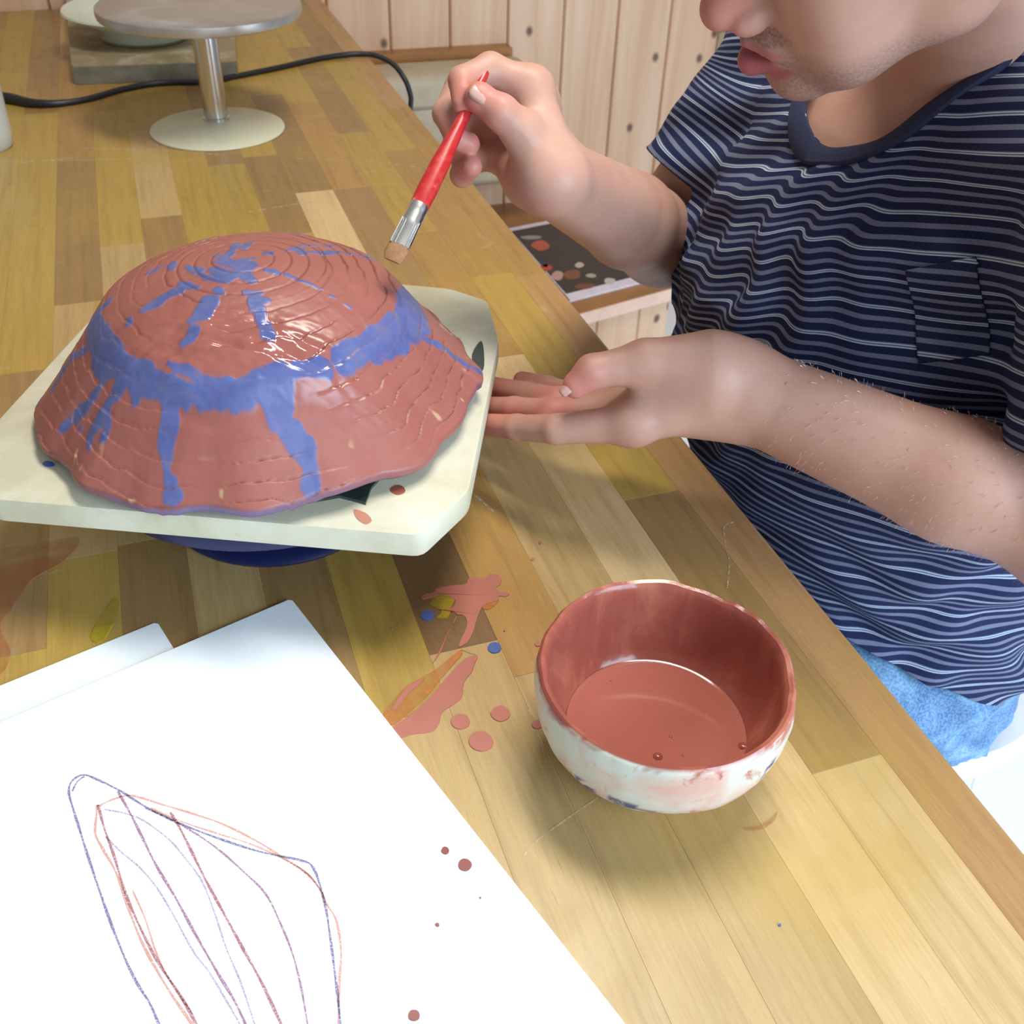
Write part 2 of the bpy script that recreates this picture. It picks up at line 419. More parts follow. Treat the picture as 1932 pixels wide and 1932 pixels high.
# spilled slip and glaze on the table
def glossy(name, rgb, rough=.25, var=.06, scale=40, bs=.1, coat=0.0):
    m = NT(name, rough, lin(rgb), coat=coat); c = lin(rgb); f = m.noise(m.coord(), scale)
    m.base(m.ramp(f, [(.3, tuple(x*(1-var) for x in c)), (.7, tuple(x*(1+var) for x in c))])); m.bump(f, bs, .0008)
    return m.m
M_SLIPDRY = glossy('dried_red_slip', (182, 110, 94), .5)
M_SLIPBLUE = glossy('wet_blue_slip', (84, 104, 168), .25)
def wash(name, rgb, lo, hi, scale, amt=1.0):
    m = NT(name, .45, lin(rgb)); f = m.noise(m.coord(), scale, 5, .6, .8)
    tr = m.add('ShaderNodeBsdfTransparent'); mx = m.add('ShaderNodeMixShader')
    fac = m.ramp(f, [(lo, (0, 0, 0)), (hi, (amt, amt, amt))])
    m.link(fac, mx.inputs[0]); m.link(tr.outputs[0], mx.inputs[1]); m.link(m.b.outputs[0], mx.inputs[2])
    m.link(mx.outputs[0], m.n['Material Output'].inputs[0])
    return m.m
M_WASH = wash('thin_orange_wash', (206, 128, 62), .35, .62, 26, .8)
M_WASHY = wash('thin_yellow_wash', (186, 160, 42), .35, .6, 30, .8)
M_WASHR = wash('thin_red_wash', (184, 104, 62), .35, .7, 16, .6)
def puddle(pts, z, mat, name='slip_stain', label=None, sm=4, s=4.83, ox=700, oy=1050, parent=table, h=.0005, z0=0.0):
    P = [on(x, y, z0)[:2] for x, y in crop(s, ox, oy, pts)]
    P = catmull(np.array(P), sm, True)
    return obj(name, *slab(P, z0-.0002, z0+h+z, .0003), mat, parent, label=label)
puddle([(110, 1440), (190, 1330), (330, 1180), (470, 1100), (600, 1020), (720, 920), (820, 850), (830, 900), (760, 980), (640, 1120), (520, 1270), (330, 1440), (190, 1540)], 0, M_WASH, 'glaze_smear', 'translucent orange smear beside the red splash')
puddle([(560, 380), (640, 340), (760, 380), (740, 450), (700, 560), (600, 560), (640, 500), (540, 440)], 0, M_WASHY, 'glaze_smear', 'translucent yellow smear')
puddle([(820, 850), (960, 900), (880, 880)], 0, M_WASHY, 'glaze_smear')
puddle([(1010, 470), (1060, 430), (1170, 390), (1120, 460), (1060, 490)], 0, M_WASH, 'glaze_smear')
puddle([(870, 250), (880, 205), (960, 190), (1030, 200), (1080, 165), (1150, 165), (1190, 210), (1180, 260), (1140, 290), (1172, 328), (1230, 323), (1266, 348), (1222, 372), (1168, 366), (1158, 405), (1070, 432), (1005, 480), (960, 600), (935, 690), (880, 790), (800, 830), (815, 760), (870, 640), (860, 560), (790, 535), (745, 640), (690, 740), (640, 870), (560, 985), (600, 900), (650, 800), (700, 690), (760, 600), (780, 525), (700, 500), (615, 488), (735, 472), (765, 400), (700, 370), (640, 345), (560, 375), (470, 392), (455, 365), (500, 338), (565, 330), (590, 295), (700, 270), (790, 262)], .0001, M_SLIPDRY, 'slip_splash', 'dried red slip splash with two long runs beside the bowl', 2)
puddle([(860, 930), (972, 905), (940, 1000), (920, 1060), (850, 1150), (832, 1280), (760, 1350), (655, 1420), (630, 1500), (600, 1565), (540, 1608), (400, 1622), (240, 1660), (170, 1590), (350, 1450), (520, 1300), (650, 1150), (760, 1020)], .0001, M_SLIPDRY, 'slip_splash', 'long dried red slip splash running under the paper corner edge', 3)
puddle([(495, 1112), (440, 1170), (330, 1270), (240, 1388), (185, 1392), (280, 1250), (330, 1190), (430, 1135)], .0001, M_SLIPDRY, 'slip_splash', None, 3)
for i, (x, y, rx, ry, mt, lb_) in enumerate([(815, 1508, 91, 72, M_SLIPDRY, None), (1180, 1435, 90, 72, M_SLIPDRY, None), (1003, 1688, 116, 94, M_SLIPDRY, None), (1515, 1535, 52, 42, M_SLIPDRY, None), (1520, 802, 30, 24, M_SLIPDRY, None),
        (517, 542, 66, 50, M_SLIPBLUE, 'round blue slip drop on the dark stave'), (1125, 835, 66, 52, M_SLIPBLUE, 'round blue slip drop on the light stave'), (1475, 30, 20, 15, M_SLIPDRY, None), (1215, 681, 10, 8, M_SLIPBLUE, None), (190, 665, 12, 8, M_SLIPDRY, None)]):
    c = [(px, py) for px, py in blob(x, y, rx, ry, 26, .03, i)]
    puddle(c, .0002, mt, 'slip_drop', lb_, 1)
for x, y, r, mt in ((1471, 1746, 4, M_SLIPBLUE), (1020, 1025, 4, M_SLIPDRY)):
    puddle(blob(x, y, r, r*.8, 14, .05, 5), .0001, mt, 'slip_drop', None, 1, 1, 0, 0)
puddle([(1400, 1562), (1425, 1560), (1450, 1548), (1466, 1532), (1462, 1548), (1440, 1564), (1412, 1568)], .0001, M_WASHR, 'slip_smear', 'thin curved red smear right of the bowl', 3, 1, 0, 0)
puddle([(-40, 1060), (60, 1030), (150, 1015), (120, 1060), (60, 1095), (30, 1140), (0, 1180), (20, 1230), (0, 1275), (-60, 1290)], 0, M_WASHR, 'glaze_smear', 'wide reddish glaze smear left of the papers', 3, 1, 0, 0)
puddle([(170, 1200), (215, 1130), (225, 1150), (195, 1210)], 0, M_WASHY, 'glaze_smear', None, 3, 1, 0, 0)
puddle([(30, 1120), (110, 1075), (120, 1100), (70, 1170), (20, 1240)], 0.0001, wash('pale_glaze_wash', (206, 186, 150), .4, .7, 20, .6), 'glaze_smear', None, 3, 1, 0, 0)
# scratches and chalky scuffs
M_SCUFF = wash('pale_scuff', (226, 208, 180), .42, .6, 300, .7)
for pts, w in (([(1385, 985), (1366, 994), (1370, 1035), (1376, 1060), (1372, 1110)], .0004), ([(1135, 1500), (1020, 1580), (985, 1620)], .0003), ([(1030, 1440), (1020, 1400), (995, 1330)], .0003), ([(890, 930), (912, 948), (930, 965)], .0012),
                 ([(150, 280), (300, 283), (420, 293)], .001), ([(0, 305), (250, 300)], .001), ([(560, 300), (700, 305), (800, 318)], .0008), ([(470, 400), (560, 385), (600, 380)], .001), ([(560, 380), (640, 385)], .001), ([(0, 310), (140, 298)], .0006)):
    P = catmull(np.array([on(x, y)[:2] for x, y in pts]), 5)
    Tn = np.gradient(P, axis=0); Tn /= np.linalg.norm(Tn, axis=1)[:, None]; nrm = np.c_[-Tn[:, 1], Tn[:, 0]]
    ring = np.vstack([P+nrm*w, (P-nrm*w)[::-1]])
    obj('scuff', *slab(ring, -.0002, .00025), M_SCUFF, table)

# ------------------------------------------------------------------ drawing papers
M_PAPER = plain('white_paper', (238, 246, 251), .6, .01, 200)
c1 = on(550, 1135)[:2]; e1 = (on(1175, 1932)[:2]-c1); e1 = e1/np.linalg.norm(e1); e2 = np.array([e1[1], -e1[0]])
c2 = on(297, 1175)[:2]; f1 = (on(325, 1225)[:2]-c2); f1 = f1/np.linalg.norm(f1); f1 = e1*.9+f1*.1; f1 /= np.linalg.norm(f1); f2 = np.array([f1[1], -f1[0]])
def sheet(c, a, b, la, lb2, z0, z1, r=.002):
    return slab([c+a*r, c+b*r, c+b*(lb2-r), c+b*lb2+a*r, c+b*lb2+a*la, c+a*la], z0, z1)
p2 = thing('paper_sheet', 'blank white paper sheet mostly covered by the drawing sheet, at the left', 'paper', (c2[0], c2[1], 0))
obj('sheet', *sheet(c2, f1, f2, .42, .297, 0, .0009), M_PAPER, p2, smooth=False)
p1 = thing('drawing_paper', 'large white paper sheet with crayon line drawing lying in the foreground', 'paper', (c1[0], c1[1], .0009))
obj('sheet', *sheet(c1, e1, e2, .42, .297, .0009, .0026), M_PAPER, p1, smooth=False)
def crayon(name, rgb, lo=.35, hi=.52, amt=.75):
    m = NT(name, .8, lin(rgb)); f = m.noise(m.coord(), 1500, 2, .6)
    tr = m.add('ShaderNodeBsdfTransparent'); mx = m.add('ShaderNodeMixShader')
    fac = m.ramp(f, [(lo, (.15, .15, .15)), (hi, (amt, amt, amt))])
    m.link(fac, mx.inputs[0]); m.link(tr.outputs[0], mx.inputs[1]); m.link(m.b.outputs[0], mx.inputs[2])
    m.link(mx.outputs[0], m.n['Material Output'].inputs[0]); return m.m
CR = {'v': crayon('violet_crayon', (128, 110, 164)), 'm': crayon('mauve_crayon', (172, 112, 148)), 'r': crayon('red_brown_crayon', (188, 104, 112)), 'o': crayon('orange_crayon', (232, 160, 138)), 'p': crayon('pale_violet_crayon', (170, 130, 180), .35, .6, .6)}
CN = {'v': 'violet crayon line', 'm': 'mauve crayon line', 'r': 'red-brown crayon line', 'o': 'orange crayon line', 'p': 'faint violet crayon line'}
lines = [('v', 3.2, [(540, 1500), (500, 1400), (440, 1300), (380, 1160), (330, 1020), (290, 900), (265, 820), (240, 740), (228, 690), (240, 655), (278, 636), (330, 655), (400, 690), (480, 740), (580, 790), (720, 845), (860, 890), (1000, 920), (1035, 940), (1060, 1000), (1080, 1080), (1095, 1180), (1108, 1280), (1120, 1380), (1132, 1500)]),
         ('o', 3.0, [(330, 740), (345, 730), (390, 712), (440, 705), (540, 735), (640, 765), (740, 800), (850, 855), (930, 905), (1000, 950), (1050, 1000), (1080, 1060), (1115, 1120), (1130, 1220), (1125, 1320), (1120, 1500)]),
         ('o', 3.4, [(650, 1480), (560, 1350), (480, 1210), (430, 1090), (385, 960), (340, 880), (316, 830), (320, 770), (322, 735)]),
         ('r', 3.4, [(325, 735), (345, 810), (380, 910), (410, 1010), (450, 1110), (520, 1250), (600, 1370), (660, 1480)]),
         ('m', 3.4, [(390, 690), (430, 760), (470, 840), (520, 940), (580, 1040), (640, 1150), (720, 1290), (780, 1390), (830, 1500)]),
         ('r', 3.6, [(565, 760), (600, 820), (640, 900), (690, 1000), (750, 1110), (810, 1220), (870, 1330), (940, 1480)]),
         ('p', 2.2, [(350, 840), (400, 890), (460, 940), (520, 1010), (580, 1110), (640, 1220), (700, 1300), (800, 1470)]),
         ('p', 2.2, [(345, 750), (420, 765), (480, 790), (560, 850), (620, 920), (670, 990), (710, 1090), (750, 1210), (800, 1330), (850, 1480)]),
         ('m', 2.6, [(480, 745), (560, 780), (640, 825), (720, 880), (800, 950), (880, 1030), (930, 1130), (970, 1230), (1000, 1350), (1022, 1480)]),
         ('o', 2.2, [(440, 1020), (480, 1110), (520, 1230), (570, 1330), (640, 1430)]),
         ('o', 2.2, [(500, 745), (600, 790), (720, 830), (830, 865), (930, 910), (1020, 965), (1070, 1030)]),
         ('v', 2.4, [(240, 690), (255, 660), (280, 640)])]
ZP = .0026
for c, w, pts in lines:
    P = catmull(np.array([on(x, y, ZP)[:2] for x, y in crop(1.756, 0, 1100, pts)]), 6)
    Tn = np.gradient(P, axis=0); Tn /= np.linalg.norm(Tn, axis=1)[:, None]; nrm = np.c_[-Tn[:, 1], Tn[:, 0]]
    ww = w*.00017*(1+.25*np.sin(np.arange(len(P))*.7))[:, None]
    A_, B_ = P+nrm*ww, P-nrm*ww; n = len(P)
    vs = np.vstack([np.c_[A_, np.full(n, ZP+.00012)], np.c_[B_, np.full(n, ZP+.00012)]])
    obj('crayon_line', vs, [(n+i, n+i+1, i+1, i) for i in range(n-1)], CR[c], p1, label=CN[c])
M_SPOT = glossy('dark_red_spot', (140, 70, 62), .4)
for i, (x, y, r) in enumerate([(840, 1605, 8), (877, 1632, 13), (781, 1916, 12), (825, 1745, 4.5), (906, 1694, 2.5)]):
    puddle(blob(x, y, r, r, 20, .05, i+40), 0, M_SPOT, 'slip_spot', 'dark red slip spot on the paper', 1, 1, 0, 0, p1, .0004, ZP)

# ------------------------------------------------------------------ bowl of red slip
BC = np.array([.0815, .3535])
bowl = thing('glaze_bowl', 'round clay bowl with streaked white outside and red slip inside, right foreground', 'bowl', (BC[0], BC[1], 0))
M_RED = glossy('red_slip_inside', (176, 96, 80), .22, .10, 22, .25)
def bowl_mat():
    m = NT('bowl_glaze', .3)
    v = m.coord()
    red = m.attr('red')
    n1 = m.noise(v, 26, 4, .6, .5); n2 = m.noise(v, 44, 4, .65, 1.0); n3 = m.noise(v, 9, 3, .5)
    white = m.ramp(n3, [(.35, lin((196, 202, 184))), (.65, lin((214, 206, 194)))])
    white = m.mix(m.ramp(n1, [(.47, (0, 0, 0)), (.66, (.8, .8, .8))]), white, lin((214, 160, 142)))
    white = m.mix(m.ramp(n2, [(.59, (0, 0, 0)), (.67, (.9, .9, .9))]), white, lin((172, 90, 72)))
    bl = m.attr('blue')
    white = m.mix(m.math('MULTIPLY', bl, m.ramp(n2, [(.46, (0, 0, 0)), (.52, (1, 1, 1))])), white, lin((66, 82, 122)))
    st_ = m.noise(m.coord('Object', (1, 1, .35)), 26, 4, .6, .8)
    redc = m.ramp(st_, [(.3, lin((148, 78, 66))), (.55, lin((160, 86, 72))), (.72, lin((188, 116, 92)))])
    m.base(m.mix(red, white, redc)); m.bump(m.noise(v, 60, 4), .3, .0015)
    m.rough(m.ramp(red, [(0, (.35, .35, .35)), (1, (.2, .2, .2))]))
    return m.m
NB = 160
bprof = [(0, .0012), (.030, .0010), (.0335, 0), (.0362, .0016), (.0400, .006), (.0470, .013), (.0535, .0215), (.0575, .0272), (.0585, .0288), (.0615, .033), (.0648, .042), (.0664, .052), (.0668, .060), (.0664, .066), (.0656, .0695), (.0640, .0712), (.0620, .0706), (.0607, .068), (.0600, .064), (.0596, .056), (.0580, .045), (.0545, .034), (.0490, .0245), (.042, .0185), (.030, .016), (0, .0155)]
def bw(r, z, a, k):
    q = mnoise.noise(Vector((math.cos(a)*1.6, math.sin(a)*1.6, z*25)))
    s = mnoise.noise(Vector((math.cos(a)*6, math.sin(a)*6, z*60+5)))
    rim = max(0, (z-.055)/.016)
    return r*(1+.018*q)+.0006*s, z*(1+.035*q*rim)+.0010*s*rim
# refine profile
pp = []
for a, b in zip(bprof, bprof[1:]):
    for s in (0, .5): pp.append((a[0]*(1-s)+b[0]*s, a[1]*(1-s)+b[1]*s))
pp.append(bprof[-1])
vs, fs = lathe(pp, BC, NB, bw)
ib = [i for i, q in enumerate(pp) if q == (.0640, .0712)][0]
bo = obj('bowl_body', vs, fs, bowl_mat(), bowl)
red = []; blu = []
for k, (r, z) in enumerate(pp):
    for i in range(1 if r < 1e-6 else NB):
        a = 2*math.pi*i/NB
        lim = .0645+.0035*mnoise.noise(Vector((math.cos(a)*4, math.sin(a)*4, 1)))+.0012*mnoise.noise(Vector((math.cos(a)*22, math.sin(a)*22, 1)))
        dfront = math.cos(a-math.radians(-100))
        lim += .0064*max(0, dfront)-.010*max(0, -dfront)
        if k > ib-1: red.append(1.0)
        elif k > ib-9: red.append(1.0 if z > lim+.0008 else (0.0 if z < lim-.0008 else .5))
        else: red.append(0.0)
        b_ = 0.0
        for aa, z0, z1, w in ((-99, .024, .036, .10), (-112, .026, .038, .12), (-130, .030, .042, .10), (-46, .045, .060, .06)):
            da = abs((a-math.radians(aa)+math.pi) % (2*math.pi)-math.pi)
            if z0 < z < z1 and da < w and k < ib: b_ = 1.0
        blu.append(b_)
attr(bo, 'red', red); attr(bo, 'blue', blu)
slip = lathe([(0, .0235), (.02, .0235), (.036, .0235), (.0462, .0236), (.0482, .0243), (.0478, .0225), (.045, .021), (0, .0185)], BC, 96)
so = obj('liquid_slip', *slip, glossy('liquid_red_slip', (170, 98, 84), .10, .03, 30, .05), None, 'pool of smooth wet red slip inside the streaked clay bowl', 'slip', base=(BC[0], BC[1], .02))
def bubble(px, py, r):
    c = on(px, py, .0235)
    v_, f_2 = lathe([(0, c[2]+r*.5), (r*.5, c[2]+r*.42), (r*.85, c[2]+r*.18), (r, c[2]-.0003)], c, 16)
    obj('bubble', v_, f_2, glossy('slip_bubble', (150, 78, 68), .08), so)
for q in ((1241, 1427, .0028), (1402, 1408, .0030), (1265, 1390, .0011), (1288, 1426, .0008), (1153, 1285, .0007)): bubble(*q)

# ------------------------------------------------------------------ turntable wheel, board, plastic sheet, dome
DC = np.array([-.1675, .573])
wheel = thing('banding_wheel', 'dark blue banding wheel under the cut-corner board', 'banding wheel', (DC[0], DC[1], 0))
M_WBLUE = glossy('blue_enamel', (24, 31, 74), .35)
obj('wheel_head', *lathe([(0, .0495), (.118, .0495), (.122, .052), (.122, .058), (.118, .0665), (0, .0665)], DC, 72), M_WBLUE, wheel)
obj('column', *lathe([(0, .008), (.024, .008), (.022, .02), (.022, .0495), (0, .0495)], DC, 32), M_WBLUE, wheel)
obj('base', *lathe([(0, 0), (.078, 0), (.08, .003), (.075, .008), (.03, .014), (0, .014)], DC, 56), M_WBLUE, wheel)
def board_mat():
    m = NT('whitewashed_plaster_board', .6)
    v = m.coord(); n = m.noise(v, 14, 5, .6, .5); e = m.noise(v, 60, 4, .6)
    c = m.ramp(n, [(.3, lin((190, 182, 150))), (.55, lin((208, 203, 178))), (.75, lin((218, 216, 196)))])
    c = m.mix(m.ramp(e, [(.62, (0, 0, 0)), (.75, (.35, .35, .35))]), c, lin((190, 160, 110)))
    m.base(c); m.bump(e, .15, .001); return m.m
octa = [W_[:2] for W_ in (on(795, 1010, .085), on(885, 927, .085), on(942, 642, .085), on(921, 566, .085), on(850, 543, .085))]
octa += [(-.12, .750), (-.285, .768), (-.316, .72), (-.334, .50), (-.303, .452)]
octa = np.array(octa)
def round_poly(P, r=.006, n=4):
    out = []
    for i in range(len(P)):
        a, b, c = P[i-1], P[i], P[(i+1) % len(P)]
        d0 = (a-b)/np.linalg.norm(a-b); d1 = (c-b)/np.linalg.norm(c-b)
        for s in np.linspace(0, 1, n): out.append((b+d0*r)*(1-s)**2+2*s*(1-s)*b+(b+d1*r)*s*s)
    return np.array(out)
rp = round_poly(octa); cen = rp.mean(0)
rings = []
for sc, z in ((.985, .067), (.997, .0685), (1.0, .071), (1.0, .081), (.996, .0842), (.985, .085)): rings.append(np.c_[cen+(rp-cen)*sc, np.full(len(rp), z)])
n = len(rp); vs = np.vstack(rings+[[[*cen, .067]], [[*cen, .085]]]); fs = []
for k in range(5):
    for i in range(n): fs.append((k*n+i, k*n+(i+1) % n, (k+1)*n+(i+1) % n, (k+1)*n+i))
for i in range(n): fs.append((6*n, (i+1) % n, i)); fs.append((6*n+1, 5*n+i, 5*n+(i+1) % n))
board = obj('plaster_board', vs, fs, board_mat(), None, 'cream eight-sided board carrying the upturned clay bowl', 'board', base=(cen[0], cen[1], .067))
def boardspot(pts, mat, nm, lb_=None, z=.085, h=.0004):
    P = catmull(np.array([on(x, y, z)[:2] for x, y in pts]), 3, True)
    obj(nm, *slab(P, z-.0005, z+h, .0002), mat, board, label=lb_)
boardspot(blob(751, 925, 14, 9, 18, .05, 1), glossy('old_red_spot', (168, 96, 80), .5), 'slip_spot', 'brown-red slip spot')
boardspot([(668, 962), (690, 968), (702, 982), (690, 990), (672, 978)], wash('faint_red_wash', (206, 140, 116), .3, .5, 60, .8), 'slip_smear', 'faint red smear')
boardspot(blob(92, 876, 12, 6, 16, .1, 2), M_SLIPBLUE, 'slip_spot', 'blue slip spot')
boardspot([(905, 645), (912, 652), (914, 690), (906, 704), (895, 700), (890, 670)], plain('dark_mark', (66, 74, 72), .6), 'mark', 'dark grey mark')
# plastic sheet under the clay
ps = [on(x, y, .087)[:2] for x, y in ((640, 935), (690, 948), (700, 920), (735, 880))] + [DC+np.array([.125*math.cos(a), .125*math.sin(a)]) for a in np.linspace(.2, 2*math.pi-1.2, 22)]
ang = [math.atan2(p[1]-DC[1], p[0]-DC[0]) % (2*math.pi) for p in ps]
ps = [p for _, p in sorted(zip(ang, ps), key=lambda t: t[0])]
obj('plastic_sheet', *slab(ps, .0852, .0872), glossy('dark_green_plastic', (52, 66, 62), .2, .2, 60, .6), None, 'dark green plastic sheet showing under the clay rim', 'plastic sheet', base=(DC[0], DC[1], .085))

RR = .1405
PR = np.array([0, .02, .045, .07, .088, .0965, .103, .125, .1405]); PZ = np.array([.183, .1820, .1775, .1695, .1605, .1515, .1415, .1140, .0975])
def dome_profile(r):
    rr = np.linspace(0, .1405, 300); zz = np.interp(rr, PR, PZ)
    ker = np.hanning(25); ker /= ker.sum(); zp = np.concatenate([zz[:1].repeat(12), zz, zz[-1]-(zz[-2]-zz[-1])*np.arange(1, 13)])
    zs = np.convolve(zp, ker, 'valid')
    return np.interp(r, rr, zs)
def vnoise(x, y, z=None, seed=0):
    """smooth value noise, vectorised"""
    r = np.random.RandomState(seed); T = r.rand(64, 64)
    xi = np.floor(x).astype(int); yi = np.floor(y).astype(int); fx = x-xi; fy = y-yi
    fx = fx*fx*(3-2*fx); fy = fy*fy*(3-2*fy)
    g = lambda a, b: T[a % 64, b % 64]
    return (g(xi, yi)*(1-fx)+g(xi+1, yi)*fx)*(1-fy)+(g(xi, yi+1)*(1-fx)+g(xi+1, yi+1)*fx)*fy-.5
STROKES = [[-13,-6,3.5,-5,-9,4.5,4,-10,4.5],[-20,4,2.4,-10,3,2.0],[-6,16,3.2,-4,26,2.6],[-26,-14,3.0,-34,-8,2.2],[92,48,2.6,98,34,5.2,101,2,8.4,93,-30,7.2,80,-52,6.2,66,-68,5.7],[58,-75,4.5,44,-83,4.5,32,-89,4.1,21,-92,2.6],[-8,-95,2.2,5,-97,3.7,17,-96,4.4,33,-92,5.5,40,-89,3.7],[-14,-99,3.3,-2,-100,3.7,10,-101,3.7,21,-98,2.9,26,-96,1.5],[-16,-99,4.4,-30,-95,4.6,-43,-87,5.2,-54,-80,4.5,-67,-71,8.3,-74,-60,7.7,-85,-43,6.3,-92,-27,4.8,-83,-24,3.2,-80,-18,1.2],[-73,-66,6.1,-70,-75,4.6],[-27,-87,1.5,-18,-91,2.2,-8,-94,1.5],[-56,1,2.0,-60,-3,2.0],[-47,2,2.4,-44,-7,1.6],[-33,-28,2.5,-23,-33,2.5],[-34,-34,3.7,-42,-37,3.7],[-44,-42,3.5,-51,-46,3.4],[-59,-50,2.3,-58,-55,2.3],[-10,-36,2.2,-7,-39,2.1],[-11,-46,5.3,-14,-58,5.3,-17,-62,4.5],[-16,-68,4.5,-17,-72,4.1,-20,-74,2.2],[8,-37,2.2,15,-37,3.1],[15,-44,4.4,19,-44,3.1],[18,-51,4.4,23,-63,4.6,26,-68,3.7],[15,-15,1.3,23,-15,1.4],[28,-16,1.7,32,-17,1.7],[36,-19,1.4,50,-22,1.4],[55,-25,1.3,67,-30,0.9],[11,8,2.6,12,8,2.4],[20,16,2.3,22,17,2.3],[25,24,2.5,31,15,2.8],[28,31,1.2,42,43,1.2,56,67,1.2,73,53,1.1],[32,18,1.3,42,26,1.8,52,36,1.4,73,53,1.2],[-46,55,0.7,-34,62,0.7],[4,71,1.1,27,77,1.1],[-15,-16,3.9,-7,-24,4.7,1,-18,6.3,9,-26,3.5],[-15,-5,2.9,-11,6,3.2,-12,25,3.3],[-22,-21,2.2,-15,-26,2.0],[-2,-5,2.4,4,-1,1.9],[-90,-48,2.7,-107,-36,2.8,-117,-41,2.3,-120,-46,1.8],[-115,-5,1.5,-143,11,1.6],[-75,-78,3.5,-82,-81,3.2,-100,-81,3.1],[-56,-84,4.5,-64,-89,4.1,-69,-94,5.3,-76,-98,3.8,-76,-105,2.3],[-65,-96,2.6,-66,-104,2.1],[-47,-90,3.7,-47,-94,2.2],[-27,-99,5.5,-24,-106,5.1,-26,-111,4.8,-27,-118,4.0,-25,-126,3.7,-21,-134,4.4],[35,-97,8.1,35,-103,6.6,42,-106,6.7,50,-109,5.9,53,-116,4.5,54,-123,5.6],[105,-8,2.5,119,2,2.6,134,6,2.4,142,8,2.1],[-135,-34,2.5,-137,-39,2.0],[-11,-101,2.2,-8,-103,1.0],[-87,-89,0.8,-86,-90,0.8]]
def build_dome():
    NR, NA = 190, 760
    r1 = np.linspace(0, 1, NR+1)[1:]*RR
    a1 = np.linspace(0, 2*np.pi, NA, endpoint=False)
    Rg, Ag = np.meshgrid(r1, a1, indexing='ij')
    rimw = (Rg/RR)**6*(.0020*np.sin(Ag*9+1)+.0016*np.sin(Ag*17+.5)+.0022*vnoise(Ag*3.5, Ag*0+3, seed=5)+.0012*vnoise(Ag*14, Ag*0, seed=6))
    R2 = Rg+rimw
    X, Y = R2*np.cos(Ag), R2*np.sin(Ag)
    Z = dome_profile(np.minimum(Rg, RR))
    # rim lifts and dips
    Z += (Rg/RR)**8*(.004*np.sin(Ag-.2)*0+.0042*np.cos(Ag+.55)+.0012*np.sin(Ag*5+1)+.0008*np.sin(Ag*11))
    # coil seams: wavy, broken; arc length coordinate
    s = np.concatenate([[0], np.cumsum(np.hypot(np.diff(r1), np.diff(dome_profile(r1))))])[:, None]+0*Ag
    wav = .0042*vnoise(X*38+7, Y*38, seed=1)*2+.0016*vnoise(X*120, Y*120, seed=2)*2+.004*np.sin(Ag*2+1)
    ph = (s+wav*np.clip(Rg/.05, 0, 1))/.0115
    ph = np.where(Rg < .048, s/.0105+Ag/(2*np.pi), ph)
    f = np.abs((ph % 1)-.5)                     # 0 at seam
    deep = np.clip(vnoise(X*30+3, Y*30+9, seed=8)*2.6+.78, 0, 1)
    deep = np.where(Rg < .05, np.clip((Rg-.008)/.01, 0, 1)*.9, deep)
    deep *= np.where((Rg > .09) & (Rg < .102), .45, 1)
    wid = .045
    groove = np.exp(-(f/wid)**2)*deep
    saw = (((ph % 1)-.5+1) % 1)
    Z += -.0015*groove + .0009*(.5-saw)*np.clip((Rg-.04)/.02, 0, 1)*deep
    Z += .0016*vnoise(X*26, Y*26, seed=4)+.0006*vnoise(X*90, Y*90, seed=9)+.00025*vnoise(X*300, Y*300, seed=10)
    # lump of wet slip pooled at the front shoulder
    front = np.exp(-(((X-.004)/.062)**2+((Y+.074)/.018)**2))
    Z += front*(.0026*vnoise(X*60+Y*20, Y*210, seed=11)*2+.0010*vnoise(X*150, Y*420, seed=14)*2+.0005)
    fw = np.exp(-((Ag-4.75)/.55)**2); rr_ = Rg+.003*np.sin(Ag*9)
    Z += fw*(.0020*np.exp(-((rr_-.0985)/.0042)**2)-.0012*np.exp(-((rr_-.1060)/.0030)**2))
    # second crest along the front shoulder
    # paint
    D = np.full(X.shape, 9.0)
    jit = .0012*vnoise(X*260, Y*260, seed=12)*2+.0012*vnoise(X*90, Y*90, seed=13)*2
    for st in STROKES:
        P = np.array(st).reshape(-1, 3)/1000.
        for p, q in zip(P, P[1:]):
            m = (X > min(p[0], q[0])-.02) & (X < max(p[0], q[0])+.02) & (Y > min(p[1], q[1])-.02) & (Y < max(p[1], q[1])+.02)
            if not m.any(): continue
            x, y = X[m], Y[m]; dx, dy = q[0]-p[0], q[1]-p[1]; L2 = dx*dx+dy*dy+1e-9
            wk = 1.25 if p[1] > .02 else 1.05
            t = np.clip(((x-p[0])*dx+(y-p[1])*dy)/L2, 0, 1)
            tl = np.hypot(x-p[0]-t*dx, y-p[1]-t*dy)-(p[2]*(1-t)+q[2]*t)*wk
            D[m] = np.minimum(D[m], tl)
    blue = np.clip(.5-(D+jit)/.0009, 0, 1)
    Z += blue*.0004
    # ochre bare-clay nicks
    wet = np.clip(np.exp(-(((X-.004)/.062)**2+((Y+.073)/.017)**2))*1.6, 0, 1)
    bare = np.clip((vnoise(X*150+2, Y*150, seed=21)-.43)*30, 0, 1)*np.clip((Rg-.12)/.01, 0, 1)
    n = NA
    vs = [np.array([[0, 0, dome_profile(0.0)-.0005]])] + [np.c_[X[k], Y[k], Z[k]] for k in range(NR)]
    lipb = [(1.002, -.0022), (.998, -.0052), (.985, -.0070), (.960, -.0055)]
    for sc, dz in lipb: vs.append(np.c_[X[-1]*sc, Y[-1]*sc, Z[-1]+dz])
    for rr in (.12, .09, .05): vs.append(np.c_[rr*np.cos(a1), rr*np.sin(a1), np.full(n, dome_profile(rr)-.009)])
    vs = np.vstack(vs); rows_ = NR+len(lipb)+3
